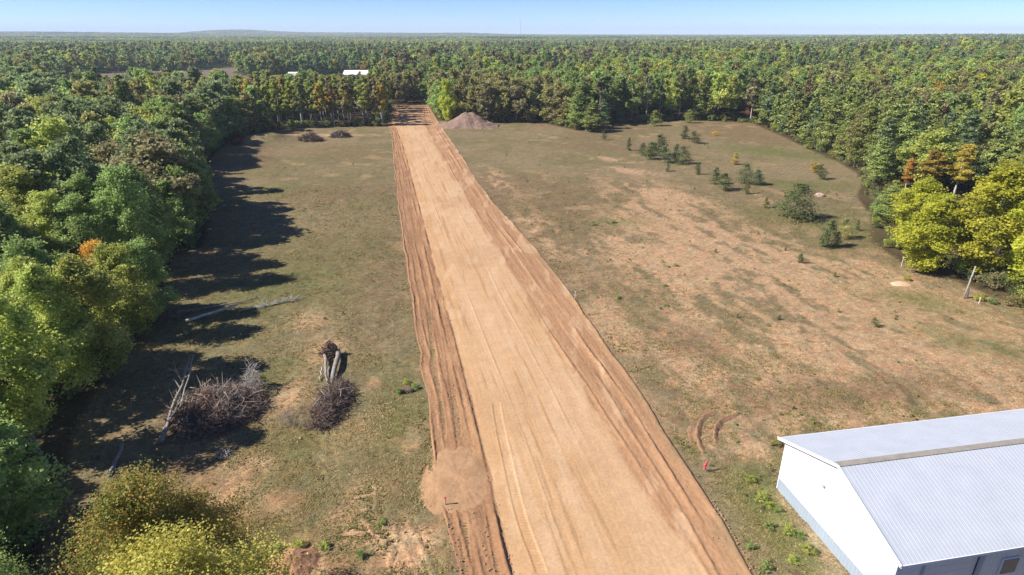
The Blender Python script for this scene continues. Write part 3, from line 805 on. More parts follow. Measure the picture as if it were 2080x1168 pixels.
# 340 m to 1 km
fa = []
for (y0, y1, sp) in ((340, 620, 6.2), (620, 1050, 8.0)):
    ys = np.arange(y0, y1, sp * .87)
    for yy in ys:
        half = .92 * yy + 16
        xs = np.arange(-half, half, sp)
        fa.append(np.stack([xs + rng.uniform(-.45, .45, len(xs)) * sp, yy + rng.uniform(-.45, .45, len(xs)) * sp], 1))
fa = np.concatenate(fa); fa = fa[keep_mask(fa, .5)]
np_patch = fbm(fa[:, 0] / 90, fa[:, 1] / 60, 3, 321); np_p2 = fbm(fa[:, 0] / 60, fa[:, 1] / 45, 3, 421)
gap = fbm(fa[:, 0] / 120, fa[:, 1] / 70, 3, 777)
for (x, y), a, b, gp in zip(fa, np_patch, np_p2, gap):
    if gp < .27: continue
    r = rnd.random()
    hs = rnd.choice((.75, .85, .95, 1.0, 1.1, 1.3)) * rnd.uniform(.95, 1.05) * (1 + .25 * (b - .5))
    if a > .58 and r < .8 or r < .12: k = 'pine'; mt = 'darkpine' if rnd.random() < .6 else 'pine'; hs *= 1.05
    else:
        k = 'broad' if r < .6 else 'round'
        q_ = b + .25 * (rnd.random() - .5)
        mt = 'bluegreen' if q_ < .38 else 'green' if q_ < .5 else 'olive' if q_ < .56 else 'lightgreen' if q_ < .70 else 'brown'
        if r > .995: mt = 'gold'
    extra[k].append((x, y, hs, mt, 3 if y > 430 else 2))
for k in rest:
    L_ = rest[k] + extra[k]
    srcs = []; key = {}
    pos = []; sc = []; rz = []; ix = []
    for (x, y, hs, mt, lod) in L_:
        v = rnd.randrange(len(LIB[k, lod]))
        kk = (lod, v, mt)
        if kk not in key: key[kk] = len(srcs); srcs.append((LIB[k, lod][v][0], mt))
        pos.append((x, y, gz(x, y))); sc.append(hs); rz.append(rnd.uniform(0, 6.28)); ix.append(key[kk])
    if not pos: continue
    o = gn_scatter(RESTNAME[k][0], pos, sc, rz, ix, srcs); o['label'] = RESTNAME[k][1]; o['category'] = 'woods'
# beyond 1 km: groves
gp = []
for (y0, y1, sp) in ((1050, 2000, 17), (2000, 4000, 24), (4000, 7200, 38)):
    for yy in np.arange(y0, y1, sp):
        half = .9 * yy
        xs = np.arange(-half, half, sp)
        gp.append(np.stack([xs + rng.uniform(-.45, .45, len(xs)) * sp, yy + rng.uniform(-.45, .45, len(xs)) * sp, np.full(len(xs), sp / 17.)], 1))
gp = np.concatenate(gp)
gn_ = fbm(gp[:, 0] / 260, gp[:, 1] / 200, 3, 900)
gp = gp[gn_ > .30]; gn_ = gn_[gn_ > .30]
srcs = [(crown_mesh('grove', grove(30 + j, .1 if mt in ('green', 'bluegreen', 'olive', 'lightgreen', 'brown') else .85), None), mt) for j, mt in enumerate(('bluegreen', 'green', 'olive', 'lightgreen', 'brown', 'darkpine', 'pine', 'darkpine'))]
g2 = fbm(gp[:, 0] / 180, gp[:, 1] / 120, 3, 950) + rng.uniform(-.12, .12, len(gp))
pick = np.select([g2 < .36, g2 < .44, g2 < .52, g2 < .58, g2 < .66, g2 < .74], [5, 0, 1, 3, 2, 6], 4)
gzv = terr(gp[:, 0], gp[:, 1])
o = gn_scatter('far_forest', np.stack([gp[:, 0], gp[:, 1], gzv], 1), gp[:, 2] ** .2 * rng.uniform(.9, 1.15, len(gp)), rng.uniform(0, 6.28, len(gp)), pick, srcs)
o['label'] = 'far forest rolling away to the blue horizon'; o['category'] = 'forest'

# undergrowth along the wood edges
und = []
for i in range(len(CLEAR) - 1):
    a, b = CLEAR[i], CLEAR[i + 1]; L_ = np.hypot(*(b - a)); nrm = np.array([-(b - a)[1], (b - a)[0]]) / (L_ + 1e-9)
    for k in range(int(L_ / .8)):
        t = rnd.random(); p = a + (b - a) * t
        side = nrm * (1 if not in_poly(np.array([p[0] + nrm[0] * 2]), np.array([p[1] + nrm[1] * 2]), CLEAR)[0] else -1)
        p = p + side * rnd.uniform(.3, 6)
        if p[1] > 20 and p[1] < 290 and not (rd(RL, p[1]) - 1 < p[0] < rd(RR, p[1]) + 1): und.append(p)
und = np.array(und)
um = ['green', 'olive', 'brown', 'youngpine', 'lightgreen', 'bluegreen']
srcs = [(LIB['shrub', 0][j % 4][0], um[j]) for j in range(6)]
o = gn_scatter('undergrowth', np.c_[und, np.full(len(und), -.05)], rng.uniform(.5, 1.5, len(und)), rng.uniform(0, 6, len(und)), rng.integers(0, 6, len(und)), srcs)
o['label'] = 'low brushy undergrowth along the wood edges'; o['category'] = 'undergrowth'

# ------------------------------------------------------------------ single pines and shrubs of the clearing
YP = [  # px, py base, height m, width factor, colour, label
    (1226, 284, 2.6, .8, 'youngpine', 'small dark pine standing alone before the jutting pine clump'),
    (1277, 306, 3.4, .7, 'youngpine', 'slim young pine just left of the field pine cluster'),
    (1304, 316, 3.2, 1., 'youngpine', 'left end pine of the field pine cluster'),
    (1322, 324, 4.3, 1.3, 'youngpine', 'front left pine in the field pine cluster'),
    (1338, 316, 5.2, 1.4, 'youngpine', 'tallest bushy pine in the middle of the field pine cluster'),
    (1350, 330, 4.2, 1.1, 'darkpine', 'dark pine in front of the tallest one in the cluster'),
    (1372, 328, 4.2, .9, 'youngpine', 'narrow pine near the right end of the cluster'),
    (1386, 333, 4.2, 1.2, 'youngpine', 'right end pine of the field pine cluster'),
    (1355, 348, 2.1, .9, 'darkpine', 'little dark pine just below the field pine cluster'),
    (1390, 282, 3.8, 1.2, 'youngpine', 'upper pine of the pair above the cluster'),
    (1410, 291, 3.4, 1.3, 'youngpine', 'lower dense pine of the pair above the cluster'),
    (1330, 256, 5.0, 1.4, 'pine', 'dark pine before the far treeline, right of the jutting clump'),
    (1400, 250, 4.5, 1.2, 'pine', 'pine at the foot of the far treeline near the field corner'),
    (1416, 355, 2.7, .8, 'youngpine', 'faded single pine between the cluster and the dark pair'),
    (1452, 374, 3.5, 1.1, 'youngpine', 'dark upper pine of the leaning pair in mid field'),
    (1470, 386, 3.4, 1.2, 'youngpine', 'lower pine of the leaning pair in mid field'),
    (1492, 334, 2.8, 1.1, 'gold', 'orange-tinted small pine in mid field'),
    (1512, 372, 4.0, 1.1, 'darkpine', 'left tall pine of the wide dark clump in mid field'),
    (1536, 375, 3.1, 1.4, 'darkpine', 'low spreading pine of the wide dark clump in mid field'),
    (1516, 394, 2.8, .7, 'youngpine', 'slim pine in front of the wide dark clump'),
    (1665, 364, 3.2, 1.0, 'youngpine', 'neat single pine beside the faded yellow bush'),
    (1555, 422, 2.0, 1.0, 'olive', 'pale scrubby pine left of the biggest field pine'),
    (1614, 444, 6.0, 1.35, 'youngpine', 'biggest field pine, broad and ragged with a long shadow'),
    (1680, 502, 4.1, 1.0, 'youngpine', 'upright pine with visible trunk right of the sandy strip'),
    (1698, 500, 2.2, .9, 'darkpine', 'small dark pine tucked beside the upright pine'),
    (1713, 484, 3.2, .9, 'olive', 'thin greyish pine behind the upright pine'),
    (1740, 468, 1.7, .8, 'youngpine', 'tiny pine right of the thin greyish pine'),
    (1746, 362, 1.6, 1., 'youngpine', 'small shrubby pine at the right pine edge'),
    (1640, 302, 3.0, 1.6, 'pine', 'low broad pine spilling from the right pine edge'),
    (1625, 534, 1.35, .9, 'youngpine', 'knee-high slim pine in the sandy ground'),
    (1775, 662, 1.0, 1.1, 'youngpine', 'lone seedling pine in the open sand above the white building'),
    (1595, 510, .6, 1., 'youngpine', 'tiny seedling pine at the top of the sandy strip'),
    (1453, 512, .5, 1.2, 'youngpine', 'tiny seedling in the sandy area left of the strip'),
    (1582, 650, .6, 1.1, 'youngpine', 'tiny round seedling in the middle of the bare sand'),
    (1695, 562, .7, 1.2, 'olive', 'small pale seedling below the knee-high pine'),
    (1702, 634, .5, 1.2, 'olive', 'faint seedling left of the lone seedling pine'),
    (1497, 645, .5, 1.2, 'olive', 'faint seedling at the left side of the bare sand'),
    (1540, 476, .5, 1.2, 'olive', 'tiny scrub seedling below the pale scrubby pine'),
]
for i, (px, py, hgt, wf, mt, lab) in enumerate(YP):
    x, y = P(px, py); s = hgt / 3.4
    place_tree('young', 0, i, x, y, s * wf, rnd.uniform(0, 6), mt, 'young_pine' if hgt > 1.2 else 'pine_seedling', lab, 'pine tree' if hgt > 1.2 else 'seedling', 'young pines scattered over the clearing', sz=s)
SH = [
    (1655, 350, 2.0, 1.9, 'gold', 'faded yellow spreading bush beside the neat single pine'),
    (1842, 570, .75, .9, 'yellowgreen', 'little yellow bush by the small sand heap'),
    (1990, 612, .9, 1.1, 'yellowgreen', 'yellow shrub right of the leaning pole'),
    (2015, 618, 1.0, 1.1, 'green', 'green shrub touching the right-hand yellow shrub'),
    (2062, 625, 1.5, 1.6, 'olive', 'rounded olive bush at the right edge under the maples'),
    (1452, 276, 1.4, 1.2, 'orange', 'dull orange bush in the far field corner'),
    (1204, 457, .55, 1.5, 'green', 'low green scrub patch, left one of the pair in mid field'),
    (1245, 452, .55, 1.4, 'green', 'low green scrub patch, right one of the pair in mid field'),
    (1160, 468, .35, 1., 'green', 'small green weed left of the two scrub patches'),
    (1352, 622, .35, 1., 'green', 'small bright weed beside the road side sand'),
    (1372, 540, .3, 1.2, 'olive', 'dull weed in the middle of the right field'),
    (1352, 582, .3, 1.2, 'olive', 'dull weed right of the road in the lower field'),
    (1255, 606, .35, 1.2, 'green', 'green weed near the faint survey stake'),
    (810, 798, .5, 1.1, 'green', 'green weeds left of the dark clod by the road'),
    (842, 790, .5, 1.2, 'green', 'green weeds right of the dark clod by the road'),
    (826, 779, .45, 1.1, 'lightgreen', 'green weeds behind the dark clod by the road'),
    (538, 785, 1.2, .8, 'lightgreen', 'leafy green weeds at the right end of the brush pile'),
    (1523, 978, .5, 1.2, 'lightgreen', 'pale green weed left of the white building corner'),
    (1545, 1015, .5, 1.3, 'lightgreen', 'bright weed clump at the foot of the white gable wall'),
    (1562, 1030, .45, 1.2, 'lightgreen', 'second weed clump along the white gable wall'),
    (1580, 1040, .4, 1., 'green', 'dark green weed near the wainscot corner'),
    (1560, 1070, .35, 1.1, 'green', 'green weed between the road and the gable wall'),
    (1600, 1080, .4, 1.1, 'lightgreen', 'pale weed on the sandy strip by the gable wall'),
    (1625, 1090, .35, 1.1, 'green', 'low weed on the sandy strip, further along the gable wall'),
    (1525, 1112, .35, 1., 'green', 'weed at the rutted right road edge'),
    (1640, 1120, .4, 1.3, 'lightgreen', 'broad weed patch near the bottom of the gable wall'),
    (1555, 1155, .4, 1.2, 'green', 'weed at the bottom edge between road and building'),
    (1610, 1140, .35, 1.2, 'lightgreen', 'weed in the patchy strip near the bottom edge'),
    (1575, 905, .5, 1.2, 'olive', 'dull weed clump behind the roof corner of the building'),
    (660, 1112, .4, 1., 'lightgreen', 'grassy weed on the rim of the red dirt hole'),
    (608, 1112, .45, 1.3, 'lightgreen', 'bright grass clump above the red dirt hole'),
    (775, 1066, .3, 1., 'green', 'weed among the scraped sand at the bottom'),
    (735, 1130, .35, 1.1, 'green', 'weed right of the red dirt hole'),
    (560, 1120, .4, 1.2, 'green', 'weed left of the red dirt hole'),
]
for i, (px, py, hgt, wid, mt, lab) in enumerate(SH):
    x, y = P(px, py)
    place_tree('shrub', 0, i, x, y, wid * (.36 if hgt < .6 else .55) * (1.6 if hgt > 1.3 else 1), rnd.uniform(0, 6), mt, 'bush' if hgt > .7 else 'weed_clump', lab, 'bush' if hgt > .7 else 'weed', None if hgt > .7 else 'weed clumps on the bare ground', sz=hgt / 1.6, z=0, parts=('stem', 'foliage'))

# ------------------------------------------------------------------ grass and small stones
def tufts(n, y0, y1, seed, hgt):
    g = np.random.default_rng(seed)
    yy = np.exp(g.uniform(math.log(y0), math.log(y1), n)); xx = g.uniform(-1, 1, n) * (yy * .9 + 6)
    ok = in_poly(xx, yy, CLEAR)
    ok &= ~((xx > rd(RL, yy) - .1) & (xx < rd(RR, yy) + .1))
    dens = fbm(xx / 2.2, yy / 2.2, 3, 21) + .25 * fbm(xx / 12, yy / 12, 2, 11)
    ok &= g.uniform(0, 1, n) < sst(.40, .95, dens)
    return xx[ok], yy[ok], g
xx, yy, g = tufts(210000, 24, 125, 5, .2)
sand_at = sum(blob(xx, yy, *a) for a in ((1500, 560, 20, 9, -.75), (1680, 600, 13, 22, .5), (1850, 680, 12, 10, .4), (1420, 470, 10, 16, .5), (820, 1110, 2.3, 2.2, 0), (925, 965, 2.2, 3, 0), (590, 1150, 2, 1.6, 0)))
ok = g.uniform(0, 1, len(xx)) > sand_at * .8
b0 = np.array(P(1578, 994)); 
xx, yy = xx[ok], yy[ok]
n = len(xx)
zz = (fbm(xx / 5, yy / 5, 4, 1) - .5) * .30 + (fbm(xx / .9, yy / .9, 3, 5) - .5) * .16
nb = 4
a = g.uniform(0, 6.283, (n, nb)); hh = g.uniform(.03, .09, (n, nb)) * (1 + .004 * yy[:, None]); ln = g.uniform(1.0, 2.4, (n, nb)) * hh
ww = g.uniform(.03, .07, (n, nb)) * (1 + .006 * yy[:, None])
ox = xx[:, None] + g.normal(0, .07, (n, nb)); oy = yy[:, None] + g.normal(0, .07, (n, nb)); oz = np.repeat(zz[:, None], nb, 1) - .02
ca_, sa_ = np.cos(a), np.sin(a)
V = np.stack([np.stack([ox - sa_ * ww, oy + ca_ * ww, oz], -1), np.stack([ox + sa_ * ww, oy - ca_ * ww, oz], -1), np.stack([ox + ca_ * ln, oy + sa_ * ln, oz + hh], -1)], 2).reshape(-1, 3)
gm = NT('grass_blade')
tone = gm.attr('tone').outputs['Fac']
colr = gm.ramp(tone, [(0., S(88, 90, 48)), (.35, S(112, 108, 64)), (.65, S(136, 120, 80)), (1., S(164, 142, 102))])
MAT_GRASS = gm.pbr(colr, .9, spec=.1)
me = np_mesh('grass', V, np.arange(len(V)).reshape(-1, 3), MAT_GRASS)
tn = np.repeat(np.clip(fbm(xx / 6, yy / 6, 3, 91) * .9 + g.normal(0, .18, n) + .08, 0, 1), nb)
attr_f(me, 'tone', tn, 'FACE')
o = tag(link('grass', me), 'short dry grass tufts over the clearing', 'grass', kind='stuff')

n = 1300
yy = np.exp(rng.uniform(math.log(28), math.log(200), n)); xx = rng.uniform(-1, 1, n) * (yy * .86 + 4)
ok = in_poly(xx, yy, CLEAR) & ~((xx > rd(RL, yy) - .4) & (xx < rd(RR, yy) + .4)) & (rng.uniform(0, 1, n) < .25 + .75 * (xx > rd(RR, yy))) & (fbm(xx / 7, yy / 7, 3, 66) > .45)
ok &= poly_dist(xx, yy, np.array([P(1578, 994), (20.5, 23.5), (46, 28), (43, 40)])) > .8
ok &= ~in_poly(xx, yy, np.array([P(1578, 994), (20.5, 23.5), (46, 28), (43, 40)]))
xx, yy = xx[ok], yy[ok]
srcs = [(LIB['shrub', 0][j % 4][0], q_) for j, q_ in enumerate(('green', 'olive', 'olive', 'lightgreen', 'youngpine', 'brown'))]
o = gn_scatter('low_weeds', np.c_[xx, yy, np.full(len(xx), -.03)], rng.uniform(.05, .17, len(xx)) * (1 + .004 * yy), rng.uniform(0, 6, len(xx)), rng.integers(0, 6, len(xx)), srcs)
o['label'] = 'tiny low weeds dotted over the dry clearing'; o['category'] = 'weeds'
# clods of soil along both shoulders
n = 2200
yy = np.exp(rng.uniform(math.log(25), math.log(170), n)); side = rng.uniform(0, 1, n)
L0, L1, R0, R1 = rd(RL, yy), rd(ML, yy), rd(MR, yy), rd(RR, yy)
band = rng.choice([0., .12, .62, .93, 1.0], n) + rng.normal(0, .06, n)
xx = np.where(side < .6, L0 + (L1 - L0) * band, R0 + (R1 - R0) * np.clip(band + .1, 0, 1.02))
keepc = fbm(xx / 1.5, yy / 4, 3, 45) > .46
xx, yy = xx[keepc], yy[keepc]
ico = MB(); ico.tube([(0, 0, -.6), (.1, .05, -.1), (.05, -.1, .4), (0, 0, .7)], [.5, 1.0, .8, .25], 7)
CLODM = mat_plain('clod_soil', (.34, .22, .14), .95, var=.3, scale=1)
cm = ico.mesh('clod_shape', CLODM)
coll_src = [(cm, None)]
o = gn_scatter('dirt_clods', np.c_[xx, yy, np.full(len(xx), .10)], rng.uniform(.015, .055, len(xx)) * (1 + .004 * yy), rng.uniform(0, 6, len(xx)), np.zeros(len(xx), int), coll_src)
o['label'] = 'loose dirt clods along both road shoulders'; o['category'] = 'clods'

# ------------------------------------------------------------------ metal building
def ribbed(name, base, wave, depth, rough=.35, metal=.0, axis='X', spec=.5):
    t = NT(name)
    co = t.obj()
    nz = t.noise(co, .7, 4, .6)
    c_ = t.ramp(nz, [(.3, tuple(q * .93 for q in base)), (.7, tuple(min(.95, q * 1.04) for q in base))])
    return t.pbr(c_, rough, metal, None, spec=spec)
WHITE = ribbed('painted_steel_white', (.80, .81, .82), .3, .02, .45)
ROOFM = ribbed('painted_steel_roof', (.42, .45, .50), .3, .02, .55, 0., spec=.5)
WAINS = ribbed('painted_steel_grey', (.31, .37, .43), .3, .02, .4)
TRIM = ribbed('trim_white', (.70, .72, .76), .3, .02, .4)
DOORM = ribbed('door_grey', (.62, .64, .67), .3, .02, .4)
DARKM = mat_plain('dark_opening', (.05, .055, .06), .6, var=.2)
RIDGEM = mat_plain('ridge_weathered', (.29, .26, .22), .8, var=.18, scale=2)
GLASSM = mat_plain('window_glass', (.10, .13, .16), .12, var=.1, spec=.6)
c0 = np.array(P(1579, 992)); c1 = np.array(P(1838, 1150, 3.75))
cx, cy = c0
ang = math.atan2(c1[1] - cy, c1[0] - cx)       # along the gable wall, towards the camera
gw = 10.05                                      # gable width
rzb = ang + math.pi / 2                        # local: +x runs along the building, -y towards the camera
BL, EH, RH = 26.0, 4.02, 5.85
bld = thing('steel_shed', 'white metal shed with ribbed pale blue-grey roof at the lower right', 'building', (cx, cy, 0), rzb)
def rib_sheet(n_len, prof_pitch, rib_h, rib_w):
    """x positions and heights of a ribbed sheet profile"""
    xs = [0.0]; hs = [0.0]; x = prof_pitch * .5
    while x + rib_w < n_len:
        xs += [x - rib_w * .5, x - rib_w * .22, x + rib_w * .22, x + rib_w * .5]; hs += [0, rib_h, rib_h, 0]
        x += prof_pitch
    xs.append(n_len); hs.append(0.)
    return xs, hs
# local frame: gable wall in plane x=0, from y=0 (rear) to y=-gw (front)
def wall_strip(m, p0, p1, z0, z1f, out, pitch=.3, rib=.022, w=.11):
    """ribbed wall from p0 to p1, bottom z0 (func or number), top z1f(s)"""
    p0 = Vector((*p0, 0)); p1 = Vector((*p1, 0)); L_ = (p1 - p0).length; d = (p1 - p0) / L_; o_ = Vector((*out, 0))
    xs, hs = rib_sheet(L_, pitch, rib, w)
    if pitch < L_: 
        mid_ = L_ / 2
        if z1f(mid_) != z1f(0): 
            k = min(range(len(xs)), key=lambda i: abs(xs[i] - mid_)); xs[k] = mid_
    v = []
    for s_, h_ in zip(xs, hs):
        q = p0 + d * s_ + o_ * h_
        v += [(q.x, q.y, z0 if not callable(z0) else z0(s_)), (q.x, q.y, z1f(s_))]
    f = [(2 * i, 2 * i + 2, 2 * i + 3, 2 * i + 1) for i in range(len(xs) - 1)]
    m.add(v, f)
slope = (RH - EH) / (gw / 2)
gtop = lambda s_: EH + slope * min(s_, gw - s_) - .02
m = MB(); wall_strip(m, (0, 0), (0, -gw), .95, gtop, (-1, 0)); link('wall', m.mesh('wall', WHITE), bld)['label'] = 'white gable wall'
m = MB(); wall_strip(m, (-.012, 0), (-.012, -gw), -.1, lambda s_: .95, (-1, 0)); link('wainscot', m.mesh('wainscot', WAINS), bld)['label'] = 'grey lower band of the gable wall'
m = MB(); m.box((-.03, -gw / 2, .965), (.04, gw, .05)); link('wainscot_trim', m.mesh('wainscot_trim', TRIM), bld)
m = MB()
d0, d1 = 1.7, 5.1           # garage door
wall_strip(m, (0, -gw), (d0, -gw), .95, lambda s_: EH - .02, (0, -1)); wall_strip(m, (d1, -gw), (BL, -gw), .95, lambda s_: EH - .02, (0, -1))
wall_strip(m, (d0, -gw), (d1, -gw), 3.25, lambda s_: EH - .02, (0, -1))
wall_strip(m, (0, -gw - .004), (d0, -gw - .004), -.1, lambda s_: .95, (0, -1)); wall_strip(m, (d1, -gw - .004), (BL, -gw - .004), -.1, lambda s_: .95, (0, -1))
wall_strip(m, (0, 0), (BL, 0), -.1, lambda s_: EH - .02, (0, 1)); wall_strip(m, (BL, 0), (BL, -gw), -.1, gtop, (1, 0))
link('wall', m.mesh('side_wall', DOORM), bld)['label'] = 'blue-grey long walls in shade'
for yy0, yy1, sg in ((.45, -gw / 2, 1), (-gw / 2, -gw - .45, -1)):
    m = MB(); xs, hs = rib_sheet(BL + .6, .25, .009, .05)
    zf = lambda yv: RH - slope * abs(yv + gw / 2) + .04
    nv = []
    ya = yy0; yb = yy1
    for s_, h_ in zip(xs, hs):
        nv += [(s_ - .32, ya, zf(ya) + h_), (s_ - .32, yb, zf(yb) + h_)]
    m.add(nv, [(2 * i, 2 * i + 1, 2 * i + 3, 2 * i + 2) for i in range(len(xs) - 1)])
    link('roof', m.mesh('roof', ROOFM), bld)
    ye = yy0 if sg > 0 else yy1
    m = MB(); m.box((BL / 2 - .02, ye + sg * .025, zf(ye) - .07), (BL + .6, .05, .17)); link('fascia', m.mesh('fascia', TRIM), bld)
    m = MB()
    A_ = Vector((-.345, -gw / 2, RH + .02)); B_ = Vector((-.345, ye + sg * .04, zf(ye) - .02))
    mm = (A_ + B_) / 2; L_ = (B_ - A_).length; an = math.atan2(B_.z - A_.z, B_.y - A_.y)
    m.box(mm, (.06, L_, .20), 0, an); link('rake_trim', m.mesh('rake_trim', TRIM), bld)
m = MB()
zf = lambda yv: RH - slope * abs(yv + gw / 2) + .04
yr = -gw / 2
m.add([(-.36, yr + .50, zf(yr + .50) + .05), (BL + .3, yr + .50, zf(yr + .50) + .05), (BL + .3, yr + .02, RH + .12), (-.36, yr + .02, RH + .12), (-.36, yr - .10, zf(yr - .10) + .05), (BL + .3, yr - .10, zf(yr - .10) + .05)], [(0, 1, 2, 3), (3, 2, 5, 4)])
link('ridge_cap', m.mesh('ridge_cap', RIDGEM), bld)['label'] = 'weathered tan ridge strip'
m = MB(); m.box((.0, 0.02, EH / 2 + .02), (.10, .08, EH)); link('corner_trim', m.mesh('corner_trim', TRIM), bld)
m = MB(); m.box((.0, -gw - .02, EH / 2 - .0), (.10, .08, EH)); link('corner_trim', m.mesh('corner_trim', TRIM), bld)
m = MB()
for k in range(7):
    m.box(((d0 + d1) / 2, -gw + .08, .23 + k * .46), (d1 - d0 - .05, .05, .45))
gd_ = link('garage_door', m.mesh('garage_door', DOORM), bld)
m = MB(); m.box((d0 - .06, -gw - .03, 1.6), (.14, .08, 3.4)); m.box((d1 + .12, -gw - .03, 1.6), (.26, .08, 3.4)); m.box(((d0 + d1) / 2, -gw - .03, 3.33), (d1 - d0 - .02, .08, .14)); link('door_frame', m.mesh('door_frame', WAINS), bld)
m = MB(); m.box((7.2, -gw - .05, 2.1), (1.15, .06, 1.2)); wf_ = link('window', m.mesh('window', TRIM), bld)
m = MB(); m.box((7.2, -gw - .085, 2.1), (.95, .03, 1.0)); link('pane', m.mesh('pane', GLASSM), wf_)
m = MB(); m.tube([(-.02, -gw * .40, 3.55), (-.10, -gw * .40, 3.55), (-.12, -gw * .40, 3.50)], [.13, .13, .10], 12); link('wall_vent', m.mesh('wall_vent', mat_plain('vent_grey', (.33, .32, .30), .5)), bld)

# ------------------------------------------------------------------ far buildings, mast, water tower
RED = mat_plain('roof_edge_red', (.35, .08, .07), .6)
def barn(x, y, w, d, h, lab, name='farm_building'):
    b_ = thing(name, lab, 'building', (x, y, 0), .05)
    m = MB(); m.box((0, 0, h * .32), (w, d, h * .64)); link('wall', m.mesh('wall', WHITE), b_)
    m = MB(); e = h * .62
    m.add([(-w / 2 - .4, -d / 2 - .4, e), (w / 2 + .4, -d / 2 - .4, e), (w / 2 + .4, 0, h), (-w / 2 - .4, 0, h), (-w / 2 - .4, d / 2 + .4, e), (w / 2 + .4, d / 2 + .4, e)], [(0, 1, 2, 3), (3, 2, 5, 4), (0, 3, 4), (1, 5, 2)])
    link('roof', m.mesh('roof', WHITE), b_)
    m = MB(); m.box((0, 0, h + .08), (w + .8, .5, .2)); link('ridge_cap', m.mesh('ridge_cap', RED), b_)
barn(-103, 436, 16.5, 15, 6.4, 'white-roofed farm building showing above the slim aspens')
barn(-144, 430, 5.5, 9, 5.6, 'small pale shed roof left of the white farm building')
mx_, my_ = 17 / F * CP * 2300, 2300.
ms = thing('radio_mast', 'thin radio mast rising above the far horizon', 'mast', (mx_, my_, terr(mx_, my_)))
MASTM = mat_plain('mast_grey', (.25, .27, .30), .6)
m = MB()
for k in range(3):
    a_ = k * 2.094
    m.tube([(math.cos(a_) * .6, math.sin(a_) * .6, 0), (math.cos(a_) * .5, math.sin(a_) * .5, 72)], [.22, .16], 4)
for k in range(36):
    a_ = (k % 3) * 2.094; b_ = ((k + 1) % 3) * 2.094
    m.tube([(math.cos(a_) * .6, math.sin(a_) * .6, k * 2.), (math.cos(b_) * .6, math.sin(b_) * .6, k * 2. + 2)], [.14, .14], 3)
link('lattice', m.mesh('lattice', MASTM), ms)
m = MB(); m.tube([(0, 0, 72), (0, 0, 78)], [.2, .1], 5); link('antenna', m.mesh('antenna', MASTM), ms)
wx, wy = 957 / F * CP * 4300, 4300.
wt = thing('water_tower', 'tiny white water tower on the right horizon', 'water tower', (wx, wy, terr(wx, wy)))
m = MB(); m.tube([(0, 0, 28), (0, 0, 30), (0, 0, 33), (0, 0, 36), (0, 0, 38)], [2, 5, 6, 5, 1.5], 12); link('tank', m.mesh('tank', WHITE, True), wt)
m = MB(); m.tube([(0, 0, 0), (0, 0, 28)], [2.2, 1.4], 8); link('column', m.mesh('column', WHITE, True), wt)

# ------------------------------------------------------------------ brush piles, logs
TWIG = mat_plain('twig_grey', (.23, .18, .145), .9, var=.5, scale=1.5)
TWIGD = mat_plain('twig_brown', (.16, .11, .085), .9, var=.5, scale=1.5)
TWIGL = mat_plain('twig_bleached', (.42, .38, .34), .9, var=.35, scale=1.5)
LOGM = mat_plain('log_grey', (.25, .225, .19), .9, var=.35, scale=3)
BIRCH = mat_plain('birch_white', (.52, .50, .45), .85, var=.35, scale=3)
REDTWIG = mat_plain('rusty_twigs', (.28, .14, .085), .9, var=.4, scale=2)
SOIL = mat_plain('soil_dark', (.16, .11, .08), .95, var=.4, scale=3, bump=.5)
def tangle(seed, n, rx, ry, hgt, lmin, lmax, r0, steep=.5):
    g = random.Random(seed); m = MB()
    for i in range(n):
        a_ = g.uniform(0, 6.28); q = g.random() ** .5
        x_, y_ = math.cos(a_) * q * rx, math.sin(a_) * q * ry
        dome = hgt * (1 - q * q) * g.uniform(.15, 1.05)
        L_ = g.uniform(lmin, lmax); d = Vector((g.gauss(0, 1), g.gauss(0, 1), g.gauss(0, steep))).normalized()
        b_ = Vector((x_, y_, dome + .05)); e_ = Vector((g.gauss(0, .12), g.gauss(0, .12), g.gauss(0, .12))) * L_
        p0 = b_ - d * L_ / 2; p2 = b_ + d * L_ / 2
        p0.z = max(.02, p0.z); p2.z = max(.02, p2.z)
        r_ = r0 * g.uniform(.4, 1.5)
        m.tube([p0, b_ + e_, p2], [r_, r_ * .8, r_ * .3], 4, False)
        for k in range(2):
            t_ = g.uniform(.4, .9); s_ = p0.lerp(p2, t_); dd = (d + Vector((g.gauss(0, .7), g.gauss(0, .7), g.gauss(0, .5)))).normalized()
            e2 = s_ + dd * L_ * .35; e2.z = max(.02, e2.z)
            m.tube([s_, e2], [r_ * .55, r_ * .2], 3, False)
    return m
